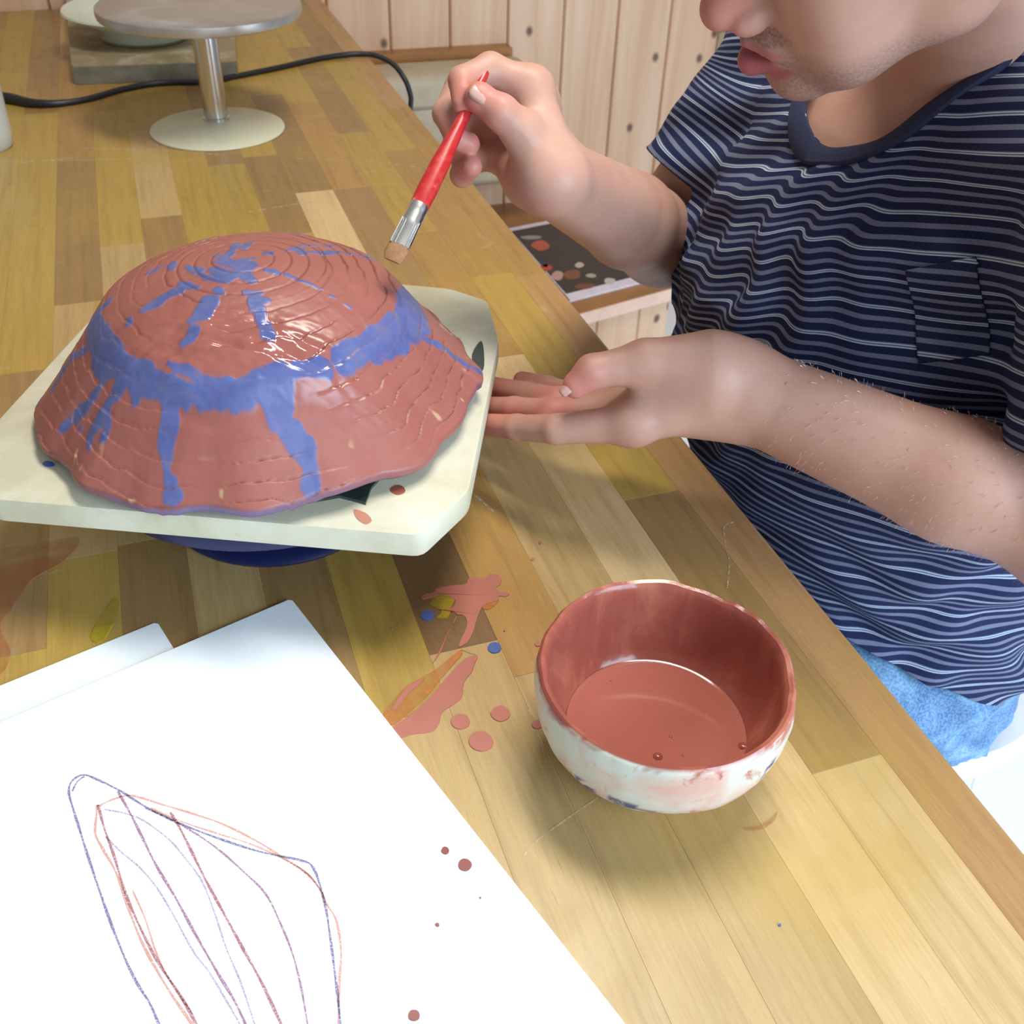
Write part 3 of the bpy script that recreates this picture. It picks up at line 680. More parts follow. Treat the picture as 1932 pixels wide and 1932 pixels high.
    bl = np.concatenate([[0], blue.ravel(), np.repeat([.6, .8, .8, .3], n)*(.5+.5*np.sin(np.tile(a1, 4)*3)), np.zeros(3*n)])
    gr = np.concatenate([[0], (groove).ravel(), np.zeros((len(lipb)+3)*n)])
    br = np.concatenate([[0], bare.ravel(), np.zeros((len(lipb)+3)*n)])
    fs = [(0, 1+i, 1+(i+1) % n) for i in range(n)]
    k = np.arange(rows_-1)[:, None]; i = np.arange(n)[None]; j = (i+1) % n
    q = np.stack([1+k*n+i, 1+(k+1)*n+i, 1+(k+1)*n+j, 1+k*n+j], -1).reshape(-1, 4)
    fs += [tuple(x) for x in q.tolist()]
    vs[:, 0] += DC[0]; vs[:, 1] += DC[1]
    return vs, fs, bl, gr, br, np.concatenate([[0], wet.ravel(), np.zeros((len(lipb)+3)*n)])
def dome_mat():
    m = NT('slip_painted_clay', .3)
    v = m.coord(); n = m.noise(v, 18, 4, .6, .4); f2 = m.noise(v, 160, 3, .6); n3 = m.noise(v, 45, 4, .6, 1.0)
    c = m.ramp(n, [(.3, lin((148, 86, 76))), (.6, lin((156, 93, 82))), (.8, lin((160, 102, 93)))])
    b = m.ramp(n3, [(.3, lin((78, 86, 136))), (.6, lin((92, 101, 150))), (.78, lin((122, 104, 120)))])
    c = m.mix(m.attr('blue'), c, b)
    c = m.mix(m.math('MULTIPLY', m.attr('groove'), .75), c, lin((112, 58, 46)))
    c = m.mix(m.math('MULTIPLY', m.attr('bare'), .8), c, lin((190, 160, 120)))
    m.base(c)
    m.rough(m.mix(m.attr('wet'), m.ramp(n, [(.3, (.40, .40, .40)), (.7, (.52, .52, .52))]), (.09, .09, .09)))
    m.bump(m.mix(.5, f2, n3), .25, .0008)
    return m.m
vs, fs, bl, gr, br, we = build_dome()
dome = obj('clay_bowl', vs, fs, dome_mat(), None, 'large upturned coil-built clay bowl painted red with blue stripes', 'clay bowl', base=(DC[0], DC[1], .085))
attr(dome, 'blue', bl); attr(dome, 'groove', gr); attr(dome, 'bare', br); attr(dome, 'wet', we)

# ------------------------------------------------------------------ things at the far left
M_CHROME = NT('brushed_chrome', .22, (.62, .62, .62), metal=1.0); M_CHROME = M_CHROME.m
SC_ = np.array([-.41, 1.358])
stand = thing('cake_stand', 'round pedestal stand with steel disc top and white foot, behind the clay bowl', 'stand', (SC_[0], SC_[1], 0))
obj('foot', *lathe([(0, 0), (.0865, 0), (.0875, .0012), (.087, .0024), (.06, .0065), (.03, .0115), (.012, .0150), (0, .0155)], SC_, 96), plain('cream_enamel', (226, 228, 200), .3, .02), stand, label='cream enamel foot')
obj('pole', *lathe([(0, .014), (.0155, .014), (.0158, .1405), (0, .1405)], SC_, 40), M_CHROME, stand)
obj('collar', *lathe([(0, .013), (.0175, .013), (.0175, .017), (.0158, .0175), (0, .0175)], SC_, 32), M_CHROME, stand)
def disc_mat():
    m = NT('worn_steel', .35, metal=.75); n = m.noise(m.coord(), 12, 4, .6, .6)
    m.base(m.ramp(n, [(.3, lin((172, 166, 158))), (.7, lin((204, 203, 202)))])); m.rough(m.ramp(n, [(.3, (.28, .28, .28)), (.7, (.5, .5, .5))])); return m.m
obj('disc', *lathe([(0, .1405), (.120, .1405), (.1235, .142), (.1245, .146), (.1240, .152), (.1220, .1535), (0, .1535)], SC_, 120), disc_mat(), stand, label='round grey steel disc top')
# grey board with the white dish
gA = on(143, 160, 0)[:2]; gB = on(425, 150, 0)[:2]; dd = (gB-gA)/np.linalg.norm(gB-gA); ee = np.array([-dd[1], dd[0]]); ee = ee if ee[1] > 0 else -ee
LL = np.linalg.norm(gB-gA)+.02
gp = [gA, gA+dd*LL, gA+dd*LL+ee*.5, gA+ee*.5-dd*.06]
gm = NT('grey_weathered_board', .6); n_ = gm.noise(gm.coord(), 14, 5, .65, .8)
gm.base(gm.ramp(n_, [(.3, lin((130, 112, 84))), (.55, lin((158, 142, 112))), (.72, lin((190, 186, 166)))]))
gb = obj('grey_board', *slab(round_poly(np.array(gp), .004, 3), 0, .026), gm.m, None, 'grey weathered board block at the back left, under the white dish', 'board', smooth=False)
obj('front_facing', *merge(slab([gA-ee*.0012, gA+dd*LL-ee*.0012, gA+dd*LL, gA], .001, .0245)), plain('grey_edge', (116, 112, 98), .5, .3, 40), gb, smooth=False)
dc_ = on(275, 66, .03)[:2]
dish = thing('white_dish', 'white ceramic dish on the grey board, behind the steel disc', 'dish', (dc_[0], dc_[1], .026))
obj('dish_body', *lathe([(0, .027), (.055, .026), (.062, .0275), (.064, .032), (.078, .050), (.112, .064), (.118, .068), (.1165, .071), (.108, .068), (.074, .055), (.05, .04), (0, .038)], dc_, 80), plain('pale_celadon', (214, 222, 204), .25, .02), dish)
obj('foot_ring', *lathe([(.052, .026), (.064, .0261), (.066, .0285), (.063, .030), (.052, .028)], dc_, 64), plain('foot_ring_glaze', (140, 138, 104), .4), dish)
jc = on(-29, 278, 0)[:2]; jr = .036
jar = thing('white_jar', 'white pot with a stepped lid at the left edge of the table', 'jar', (jc[0], jc[1], 0))
M_JAR = plain('white_glaze', (206, 210, 206), .35, .03)
obj('jar_body', *lathe([(0, 0), (jr*.86, 0), (jr*.95, .004), (jr, .02), (jr*1.04, .080), (jr*1.06, .084), (jr*1.02, .088), (0, .088)], jc, 56), M_JAR, jar)
obj('lid', *lathe([(0, .088), (jr*.90, .088), (jr*.90, .112), (jr*.86, .117), (jr*.7, .119), (0, .120)], jc, 56), M_JAR, jar)
# black power cord
P1 = [on(x, y, .004) for x, y in ((-30, 188), (20, 190), (60, 197), (110, 196), (170, 186), (230, 169), (300, 157), (400, 154), (430, 147), (520, 129), (600, 111), (655, 103), (690, 102))]
te = np.linalg.norm((P1[-1]-CAM)@FW)
P2 = [at(x, y, te+dt) for x, y, dt in ((718, 108, .0), (745, 124, .0), (765, 152, .0), (774, 178, .01), (775, 195, .02), (770, 240, .04), (760, 300, .06))]
cp = catmull(P1+P2, 6); rr = np.full(len(cp), .0042); rr[:22] = np.linspace(.0085, .0042, 22)
cp[:, 2] = np.where(np.arange(len(cp)) < 12*6, np.maximum(rr, .0042), cp[:, 2])
cord = obj('power_cord', *tube(cp, rr, 10), glossy('black_rubber', (34, 34, 38), .4), None, 'black cord running across the back of the table and over its edge', 'cord')

# ------------------------------------------------------------------ signed distance modelling for the person
def smin(a, b, k):
    h = np.clip(.5+.5*(b-a)/k, 0, 1); return b*(1-h)+a*h-k*h*(1-h)
def smax(a, b, k): return -smin(-a, -b, k)
class Cone:
    def __init__(s, a, b, ra, rb, k=.006, op='add'):
        s.a = np.array(a, float); s.b = np.array(b, float); s.ra, s.rb, s.k, s.op = ra, rb, k, op
        m = max(ra, rb); s.lo = np.minimum(s.a, s.b)-m; s.hi = np.maximum(s.a, s.b)+m
    def d(s, p):
        ba = s.b-s.a; t = np.clip(((p-s.a)@ba)/(ba@ba+1e-12), 0, 1)
        q = p-s.a-t[..., None]*ba
        return np.sqrt((q*q).sum(-1))-(s.ra+(s.rb-s.ra)*t)
class Ell:
    def __init__(s, c, r, R=None, k=.006, op='add'):
        s.c = np.array(c, float); s.r = np.array(r, float); s.R = np.eye(3) if R is None else np.array(R); s.k, s.op = k, op
        m = s.r.max(); s.lo = s.c-m; s.hi = s.c+m
    def d(s, p):
        q = (p-s.c)@s.R.T
        k0 = np.sqrt(((q/s.r)**2).sum(-1)); k1 = np.sqrt(((q/s.r**2)**2).sum(-1))+1e-9
        return np.where(k0 < 1e-6, -s.r.min(), k0*(k0-1)/k1)
class Func:
    def __init__(s, f, lo, hi, k=.01, op='add'): s.f = f; s.lo = np.array(lo); s.hi = np.array(hi); s.k = k; s.op = op
    def d(s, p): return s.f(p)
def sdf_eval(prims, p, centers=None, rad=0):
    d = np.full(p.shape[:-1], .05)
    for pr in prims:
        mg = .02+pr.k
        if centers is not None:
            m = np.all((centers > pr.lo-rad-mg) & (centers < pr.hi+rad+mg), axis=1)
            if not m.any(): continue
            v = pr.d(p[m])
            if pr.op == 'add': d[m] = smin(d[m], v, pr.k)
            else: d[m] = smax(d[m], -v, pr.k)
        else:
            v = pr.d(p)
            d = smin(d, v, pr.k) if pr.op == 'add' else smax(d, -v, pr.k)
    return d
def surface_nets(prims, h, post=None, B=8):
    lo = np.min([q.lo for q in prims if q.op == 'add'], axis=0)-.01; hi = np.max([q.hi for q in prims if q.op == 'add'], axis=0)+.01
    nb = np.ceil((hi-lo)/(h*B)).astype(int)
    I = np.stack(np.meshgrid(*[np.arange(k) for k in nb], indexing='ij'), -1).reshape(-1, 3)
    cen = lo+(I+.5)*h*B; rad = h*B*.5
    dc = np.concatenate([sdf_eval(prims, cen[i:i+20000][:, None], cen[i:i+20000], rad)[:, 0] for i in range(0, len(cen), 20000)])
    act = np.abs(dc) < rad*1.732*1.35+.004
    I = I[act]; cen = cen[act]
    g = np.stack(np.meshgrid(*[np.arange(B+1)]*3, indexing='ij'), -1).reshape(-1, 3)
    N = nb*B+2
    keys_c, pos_c, quads = [], [], []
    def key(ijk): return (ijk[..., 0].astype(np.int64)*N[1]+ijk[..., 1])*N[2]+ijk[..., 2]
    for s in range(0, len(I), 1500):
        Ib = I[s:s+1500]; nbk = len(Ib)
        gi = Ib[:, None]*B+g[None]
        P = lo+gi*h
        D = sdf_eval(prims, P, cen[s:s+1500], rad)
        if post is not None: D = post(P, D)
        D = D.reshape(nbk, B+1, B+1, B+1); S = D < 0
        # cells
        cor = [S[:, a:B+a, b:B+b, c:B+c] for a in (0, 1) for b in (0, 1) for c in (0, 1)]
        cnt = sum(x.astype(np.int8) for x in cor); mix = (cnt > 0) & (cnt < 8)
        bi, i, j, k = np.nonzero(mix)
        acc = np.zeros((len(bi), 3)); num = np.zeros(len(bi))
        for (a0, a1) in [((0,0,0),(1,0,0)),((0,1,0),(1,1,0)),((0,0,1),(1,0,1)),((0,1,1),(1,1,1)),((0,0,0),(0,1,0)),((1,0,0),(1,1,0)),((0,0,1),(0,1,1)),((1,0,1),(1,1,1)),((0,0,0),(0,0,1)),((1,0,0),(1,0,1)),((0,1,0),(0,1,1)),((1,1,0),(1,1,1))]:
            d0 = D[bi, i+a0[0], j+a0[1], k+a0[2]]; d1 = D[bi, i+a1[0], j+a1[1], k+a1[2]]
            c = (d0 < 0) != (d1 < 0); t = np.where(c, d0/(d0-d1+1e-12), 0)
            pt = np.array(a0)[None]+t[:, None]*(np.array(a1)-np.array(a0))[None]
            acc += pt*c[:, None]; num += c
        ijk = Ib[bi]*B+np.stack([i, j, k], -1)
        keys_c.append(key(ijk)); pos_c.append(lo+(ijk+acc/num[:, None])*h)
        for ax in range(3):
            e = [0, 0, 0]; e[ax] = 1
            S0 = S[:, :B, :B, :B]; S1 = S[:, e[0]:B+e[0], e[1]:B+e[1], e[2]:B+e[2]]
            c = S0 != S1
            bi2, i2, j2, k2 = np.nonzero(c); fl = S0[bi2, i2, j2, k2]
            b0 = Ib[bi2]*B+np.stack([i2, j2, k2], -1)
            o1 = np.array([0, 0, 0]); o2 = np.array([0, 0, 0]); o1[(ax+1) % 3] = 1; o2[(ax+2) % 3] = 1
            q = np.stack([key(b0-o1-o2), key(b0-o2), key(b0), key(b0-o1)], -1)
            q = np.where(fl[:, None], q, q[:, ::-1])
            quads.append(q)
    K = np.concatenate(keys_c); Pp = np.concatenate(pos_c); Q = np.concatenate(quads)
    o = np.argsort(K); K = K[o]; Pp = Pp[o]
    K, ui = np.unique(K, return_index=True); Pp = Pp[ui]
    idx = np.searchsorted(K, Q); idx = np.clip(idx, 0, len(K)-1)
    ok = (K[idx] == Q).all(1)
    return Pp, idx[ok]
def smooth_mesh(Vv, F, it=2, lam=.5):
    E = np.vstack([F[:, [0, 1]], F[:, [1, 2]], F[:, [2, 3]], F[:, [3, 0]]]); E = np.unique(np.sort(E, 1), axis=0)
    deg = np.bincount(E.ravel(), minlength=len(Vv)).astype(float)
    for step in range(it):
        for l in (lam, -lam*1.02):
            S = np.zeros_like(Vv)
            for c in range(3):
                S[:, c] = np.bincount(E[:, 0], Vv[E[:, 1], c], len(Vv))+np.bincount(E[:, 1], Vv[E[:, 0], c], len(Vv))
            Vv = Vv+l*(S/np.maximum(deg, 1)[:, None]-Vv)
    return Vv
def compact(Vv, F):
    used = np.unique(F); mp = -np.ones(len(Vv), int); mp[used] = np.arange(len(used)); return Vv[used], mp[F], used
def cut(Vv, F, g, grad_eps=1e-4, it=5):
    """keep where g>0, snap the border onto g=0"""
    gv = g(Vv); keep = (gv[F] > 0).any(1); F = F[keep]; Vv, F, used = compact(Vv, F)
    NN = normals(Vv, F)
    m0 = g(Vv) < 0
    for _ in range(it):
        gv = g(Vv); m = m0
        if not m.any(): break
        P = Vv[m]; G = np.stack([(g(P+np.eye(3)[a]*grad_eps)-g(P-np.eye(3)[a]*grad_eps))/(2*grad_eps) for a in range(3)], -1)
        G = G-NN[m]*(G*NN[m]).sum(1)[:, None]
        st = G*(gv[m]/((G*G).sum(1)+1e-3))[:, None]; ln = np.linalg.norm(st, axis=1)[:, None]; st *= np.minimum(1, .006/(ln+1e-9)); P = P-st; Vv[m] = P
    return Vv, F
def normals(Vv, F):
    a = Vv[F[:, 2]]-Vv[F[:, 0]]; b = Vv[F[:, 3]]-Vv[F[:, 1]]; n = np.cross(a, b); N = np.zeros_like(Vv)
    for k in range(4):
        for c in range(3): N[:, c] += np.bincount(F[:, k], n[:, c], len(Vv))
    return N/(np.linalg.norm(N, axis=1)[:, None]+1e-12)

# --- trunk loft, in table coordinates (u along the edge, v towards the sitter)
TB = np.array([  # z, cu, cv, A, B
    (-.31, .56, .60, .158, .122), (-.27, .56, .60, .165, .13), (-.20, .573, .585, .173, .135), (-.10, .583, .560, .178, .147), (0, .593, .538, .190, .156), (.10, .588, .528, .196, .146),
    (.17, .583, .530, .195, .125), (.225, .580, .534, .182, .100), (.26, .578, .536, .14, .080), (.285, .58, .537, .09, .062), (.31, .58, .54, .03, .03)])
def trunk_d(p, off=0.0):
    u = p@U; v = p@V; z = p[..., 2]
    cu = np.interp(z, TB[:, 0], TB[:, 1]); cv = np.interp(z, TB[:, 0], TB[:, 2])
    A = np.interp(z, TB[:, 0], TB[:, 3])+off; Bq = np.interp(z, TB[:, 0], TB[:, 4])+off
    q = np.sqrt(((u-cu)/A)**2+((v-cv)/Bq)**2)
    d = (q-1)*np.minimum(A, Bq)
    d = np.maximum(d, TB[0, 0]-off-z)
    return np.maximum(d, z-TB[-1, 0]-off)
lo_t = np.array([-.05, .30, -.40]); hi_t = np.array([.75, 1.05, .33])
N0 = W(.600, .542, .255)
SR = W(.775, .53, .225); SL = W(.375, .495, .248)
ELR = at(1250, 452, .93); WRR = at(1044, 340, .668)
ELL = at(2090, 1030, .60); WRL = at(1385, 722, .652)

# head frame
hf = np.array([-.85, -.10, -.50]); hf /= np.linalg.norm(hf)
hu = np.array([-.42, -.50, .76]); hu -= hf*(hu@hf); hu /= np.linalg.norm(hu)
hl = np.cross(hu, hf)
LIPS = at(1404, 92, .575)
HC = LIPS-hf*.101+hu*.069
HR = np.array([hl, hf, hu])                 # world -> head rows
def hw(x, y, z): return HC+hl*x+hf*y+hu*z
def HE(c, r, k=.006, op='add'): return Ell(hw(*c), r, HR, k, op)
def HCone(a, b, ra, rb, k=.006, op='add'): return Cone(hw(*a), hw(*b), ra, rb, k, op)
head = [HE((0, -.012, .035), (.076, .096, .086), .01), HE((0, .022, -.015), (.062, .066, .078), .02), HE((0, .058, -.06), (.034, .032, .035), .018)]
for s in (-1, 1):
    head += [HCone((s*.060, -.01, -.035), (s*.052, .004, -.054), .016, .016, .02), HCone((s*.052, .004, -.054), (s*.018, .070, -.091), .016, .016, .018),
             HE((s*.036, .056, -.022), (.022, .022, .026), .02), HE((s*.035, .056, -.058), (.022, .020, .030), .02)]
head += [HCone((-.012, .080, -.0935), (.012, .080, -.0935), .0135, .0135, .012),
         HE((0, .082, .030), (.05, .012, .014), .012),
         HCone((0, .082, .018), (0, .104, -.028), .008, .0105, .008), HE((0, .1075, -.034), (.0125, .0115, .0105), .006), HE((0, .090, -.022), (.0150, .016, .022), .008)]
for s in (-1, 1):
    head += [HE((s*.0145, .0955, -.0375), (.0072, .0120, .0086), .0045), HE((s*.033, .082, .008), (.015, .010, .010), .012, 'sub'),
             HE((s*.0075, .100, -.0470), (.0040, .0060, .0034), .002, 'sub'), HE((s*.078, -.012, -.004), (.006, .020, .030), .006), HE((s*.082, -.006, -.002), (.006, .011, .018), .003, 'sub')]
# mouth, slightly open
head += [HE((0, .088, -.062), (.024, .0115, .012), .010)]
for s in (-1, 1):
    head += [HCone((s*.0265, .080, -.0670), (s*.005, .0985, -.0590), .0026, .0048, .0035), HCone((s*.0255, .080, -.0700), (0, .0975, -.0800), .0034, .0082, .004)]
head += [HE((0, .100, -.0675), (.0205, .022, .0050), .002, 'sub')]
nb0 = hw(0, -.035, -.06)
neck = [Cone(N0-np.array([0, 0, .03])+U*.004, N0*.45+nb0*.55, .050, .046, .03), Cone(N0*.45+nb0*.55, nb0, .046, .050, .02)]

def fing(pts, rs, k0=.008, k=.003):
    out = []
    for i, (a, b) in enumerate(zip(pts, pts[1:])):
        out.append(Cone(at(*a), at(*b), rs[i], rs[i+1], k0 if i == 0 else k))
    return out
# right arm and hand (holds the brush)
wr_back = at(1046, 328, .688)
rarm = [Cone(SR, ELR, .050, .041, .02), Cone(ELR, ELR*.62+WRR*.38, .042, .037, .012), Cone(ELR*.62+WRR*.38, WRR, .037, .0240, .010), Cone(ELR*.6+wr_back*.4, wr_back, .034, .0225, .010)]
mcpI, mcpM, mcpR, mcpP = (1003, 168, .668), (1012, 195, .688), (1012, 232, .700), (1000, 275, .705)
palmR = [Cone(WRR, at(*mcpI), .020, .0130, .010), Cone(wr_back, at(*mcpM), .0195, .0130, .010), Cone(wr_back, at(*mcpR), .019, .0125, .010), Cone(WRR, at(*mcpP), .0195, .0125, .010),
         Cone(at(*mcpI), at(*mcpM), .0120, .0125, .010), Cone(at(*mcpM), at(*mcpR), .0125, .0125, .010), Cone(at(*mcpR), at(*mcpP), .0125, .012, .010),
         Cone(at(992, 338, .682), at(965, 310, .700), .0165, .0130, .015)]
fR = fing([mcpI, (925, 130, .660), (872, 152, .650), (874, 196, .644)], [.0120, .0102, .0088, .0074])
fR += fing([mcpM, (868, 165, .685), (842, 215, .672), (862, 262, .660)], [.0120, .0102, .0090, .0078])
fR += fing([mcpR, (866, 232, .695), (858, 280, .680), (884, 272, .664)], [.0118, .0098, .0086, .0076])
fR += fing([mcpP, (880, 305, .700), (872, 330, .684), (890, 314, .666)], [.0112, .0090, .0080, .0070])
thR = [Cone(at(1030, 325, .664), at(985, 248, .648), .0165, .0135, .010), Cone(at(985, 248, .648), at(945, 212, .637), .0125, .0108, .005), Cone(at(945, 212, .637), at(905, 184, .636), .0108, .0085, .004), Ell(at(905, 184, .636), (.0092, .0092, .0092), None, .003)]
# left arm and hand (palm turned up under the board's edge)
wl2 = at(1385, 742, .668)
larm = [Cone(SL, ELL, .052, .044, .02), Cone(ELL, ELL*.62+WRL*.38, .040, .0335, .02), Cone(ELL*.62+WRL*.38, WRL, .0335, .0245, .02), Cone(ELL*.6+wl2*.4, wl2, .0315, .0235, .02)]
iM, mM, rM, pM = (1195, 798, .655), (1188, 778, .676), (1190, 760, .694), (1196, 748, .710)
palmL = [Cone(WRL, at(*iM), .024, .0135, .02), Cone(wl2, at(*mM), .0235, .0130, .02), Cone(wl2, at(*rM), .022, .0125, .02), Cone(wl2, at(*pM), .020, .0120, .02),
         Cone(at(*iM), at(*mM), .013, .0125, .01), Cone(at(*mM), at(*rM), .0125, .012, .01), Cone(at(*rM), at(*pM), .012, .0115, .01)]
fL = fing([iM, (1050, 810, .664), (975, 806, .688), (905, 800, .712)], [.0130, .0100, .0088, .0076])
fL += fing([mM, (1045, 780, .690), (970, 772, .714), (898, 768, .736)], [.0124, .0100, .0088, .0076])
fL += fing([rM, (1052, 756, .708), (990, 742, .728), (922, 728, .746)], [.0118, .0096, .0084, .0074])
fL += fing([pM, (1085, 745, .722), (1035, 730, .732), (985, 717, .742)], [.0108, .0086, .0076, .0066])
thL = [Cone(at(1330, 690, .642), at(1218, 684, .640), .0225, .0145, .016), Cone(at(1218, 684, .640), at(1118, 702, .640), .0140, .0108, .006), Cone(at(1118, 702, .640), at(1086, 727, .642), .0112, .0086, .004),
       Cone(at(1335, 720, .648), at(1240, 738, .655), .021, .0150, .012)]
trunk = [Func(lambda p: trunk_d(p, -.012), lo_t, hi_t, .02), Cone(SL, N0, .040, .050, .03), Cone(SR, N0, .040, .050, .03)]
body = trunk+neck+head+rarm+palmR+fR+thR+larm+palmL+fL+thL
bv, bf = surface_nets(body, .00175)
bv = smooth_mesh(bv, bf, 1, .5)
print('body', len(bv), len(bf))

def skin_mat():
    m = NT('skin', .48, spec=.35, sss=.12)
    v = m.coord(); n = m.noise(v, 16, 4, .6); n2 = m.noise(v, 420, 3, .6); n3 = m.noise(v, 120, 3, .5)
    c = m.ramp(n, [(.3, lin((186, 137, 118))), (.55, lin((195, 149, 129))), (.75, lin((200, 157, 139)))])
    c = m.mix(m.math('MULTIPLY', m.attr('pink'), .55), c, lin((204, 112, 104)))
    c = m.mix(m.attr('lip'), c, lin((172, 96, 100)))
    n4 = m.noise(v, 620, 3, .7)
    c = m.mix(m.math('MULTIPLY', m.attr('stubble'), m.ramp(n4, [(.40, (.22, .22, .22)), (.62, (.85, .85, .85))])), c, lin((116, 98, 94)))
    m.base(c); m.bump(m.mix(.5, n2, n3), .16, .0008)
    return m.m
M_SKIN = skin_mat()
ploc = W(.53, .60, -.31)
person = obj('person', bv, bf, M_SKIN, None, 'person in navy striped t-shirt leaning over the table with a brush in the raised hand', 'person', base=ploc)
loc = (bv-HC)@HR.T
x, y, z = loc[:, 0], loc[:, 1], loc[:, 2]
nz = vnoise(x*90+50, z*90+50, seed=31)
def sm(a, lo, hi): t = np.clip((a-lo)/(hi-lo), 0, 1); return t*t*(3-2*t)
inface = (y > .06) & (np.abs(x) < .05) & (z < 0) & (z > -.15)
upl = 1-sm(np.hypot(x/.0275, (z+.0612)/.0058), .85, 1.05)
lol = 1-sm(np.hypot(x/.0275, (z+.0780)/.0105), .85, 1.05)
lip = np.where(inface & (y > .078), np.maximum(upl*.75, lol), 0)
near = np.linalg.norm(bv-HC, axis=1) < .2
beard = sm(-z, .045, .07)*sm(y, -.03, .01)*(1-lip)
mous = (1-sm(np.hypot(x/.034, (z+.052)/.008), .7, 1.1))*(y > .07)
stub = np.where(near & (z < .0), np.maximum(beard*.8*(1-sm(-z, .088, .122)), mous), 0)*(1-lip)
nose = 1-sm(np.linalg.norm(loc-np.array([0, .108, -.034]), axis=1), .012, .028)
pink = np.where(near, nose*.8, 0)
for tip in ((874, 196, .644), (862, 262, .66), (884, 272, .664), (890, 314, .666), (905, 184, .636), (905, 800, .704), (898, 768, .726), (922, 728, .736), (985, 717, .742), (1086, 727, .642), (950, 790, .7), (1045, 790, .69), (1050, 760, .71)):
    pink = np.maximum(pink, 1-sm(np.linalg.norm(bv-at(*tip), axis=1), .008, .03))
attr(person, 'lip', lip); attr(person, 'stubble', stub); attr(person, 'pink', pink)
def child_sdf(name, prims, h, mat, label=None, post=None, it=1, cutters=()):
    v_, f_3 = surface_nets(prims, h, post)
    v_ = smooth_mesh(v_, f_3, it)
    for g in cutters: v_, f_3 = cut(v_, f_3, g)
    return obj(name, v_, f_3, mat, person, label=label), v_, f_3
# hair, brows, eyes
hair_m = plain('dark_brown_hair', (52, 38, 30), .6, .3, 200)
def hair_post(P, D):
    q = (P-HC)@HR.T
    cutf = (q[..., 1]-.052)*.8+(.062-q[..., 2])*.55-(.035)
    cutn = -(q[..., 2]+.065)
    front = np.maximum(q[..., 1]-.075, (.01-q[..., 2])*np.where(q[..., 1] > -.005, 1, 0)+np.where(q[..., 1] > -.005, 0, -.05))
    nn_ = .0022*np.sin(q[..., 0]*420+q[..., 1]*200)*np.sin(q[..., 2]*330+q[..., 1]*260)
    return np.maximum(np.maximum(D+nn_, -(q[..., 2]+.06)), np.maximum(front, q[..., 1]-.055+(.09-q[..., 2])*.4))
child_sdf('hair', [HE((0, -.016, .038), (.083, .101, .092), .01)], .003, hair_m, None, hair_post)
for s in (-1, 1):
    P = [hw(s*.014, .094, .026), hw(s*.030, .092, .031), hw(s*.048, .076, .027)]
    obj('eyebrow', *tube(catmull(P, 5), [.0028]*11, 8, True, .5, hf), hair_m, person)
    v_, f_4 = lathe([(0, .011), (.005, .0098), (.009, .0063), (.011, 0), (.009, -.0063), (.005, -.0098), (0, -.011)], (0, 0), 20)
    v_ = v_[:, 0:1]*hl+v_[:, 1:2]*hu+v_[:, 2:3]*hf+hw(s*.032, .0700, .007)
    obj('eye', v_, f_4, plain('eye_white', (225, 220, 215), .2, .02), person)
    v_, f_4 = lathe([(0, .0112), (.0045, .0104), (.0055, .0098), (.0055, .009), (0, .009)], (0, 0), 20)
    hd = hf*.9-hu*.42; hd /= np.linalg.norm(hd); hq = np.cross(hl, hd)
    v_ = v_[:, 0:1]*hl+v_[:, 1:2]*hq+v_[:, 2:3]*hd+hw(s*.032, .0703, .007)
    obj('iris', v_, f_4, plain('brown_iris', (70, 45, 30), .1, .1), person)
    # upper lid
    v_, f_4 = lathe([(0, .0118), (.006, .0102), (.0100, .0062), (.0117, 0)], (0, 0), 24)
    ld = hf*.55+hu*.83; ld /= np.linalg.norm(ld); lq = np.cross(hl, ld)
    v_ = v_[:, 0:1]*hl+v_[:, 1:2]*lq+v_[:, 2:3]*ld+hw(s*.032, .0700, .0072)
    lo_ = obj('eyelid', v_, f_4, M_SKIN, person)
# fingernails: curved plates on the back of the tips
M_NAIL = plain('fingernail_keratin', (204, 158, 146), .3, .03)
def nail(c, axis, out, w=.0055, l=.0065, name='fingernail'):
    c = np.array(c); axis = axis/np.linalg.norm(axis); out = out-axis*(out@axis); out /= np.linalg.norm(out); side = np.cross(axis, out)
    vs = []; fs = []; n, m_ = 9, 7
    for i in range(n):
        a = (i/(n-1)-.5)*2
        for j in range(m_):
            b = (j/(m_-1)-.5)*2
            ww = w*math.sqrt(max(0, 1-abs(a)**3*.55))
            vs.append(c+axis*a*l+side*b*ww+out*(-b*b*.0022-a*a*.0006))
    for i in range(n-1):
        for j in range(m_-1): fs.append((i*m_+j, i*m_+j+1, (i+1)*m_+j+1, (i+1)*m_+j))
    o = obj(name, vs, fs, M_NAIL, person)
    md = o.modifiers.new('solid', 'SOLIDIFY'); md.thickness = .0006; md.offset = 0
    return o
a_ = at(905, 184, .636)-at(945, 212, .637)
nail(at(908, 186, .636)-FW*.0092, a_, -FW*1.0+UP*.25, .0056, .0068)
a_ = at(1086, 727, .642)-at(1118, 702, .640)
nail(at(1079, 731, .642)+(-RT*.0040-FW*.0055-UP*.0005), a_, -RT*.9-FW*.75, .0042, .0052)
a_ = at(905, 800, .704)-at(975, 806, .684)

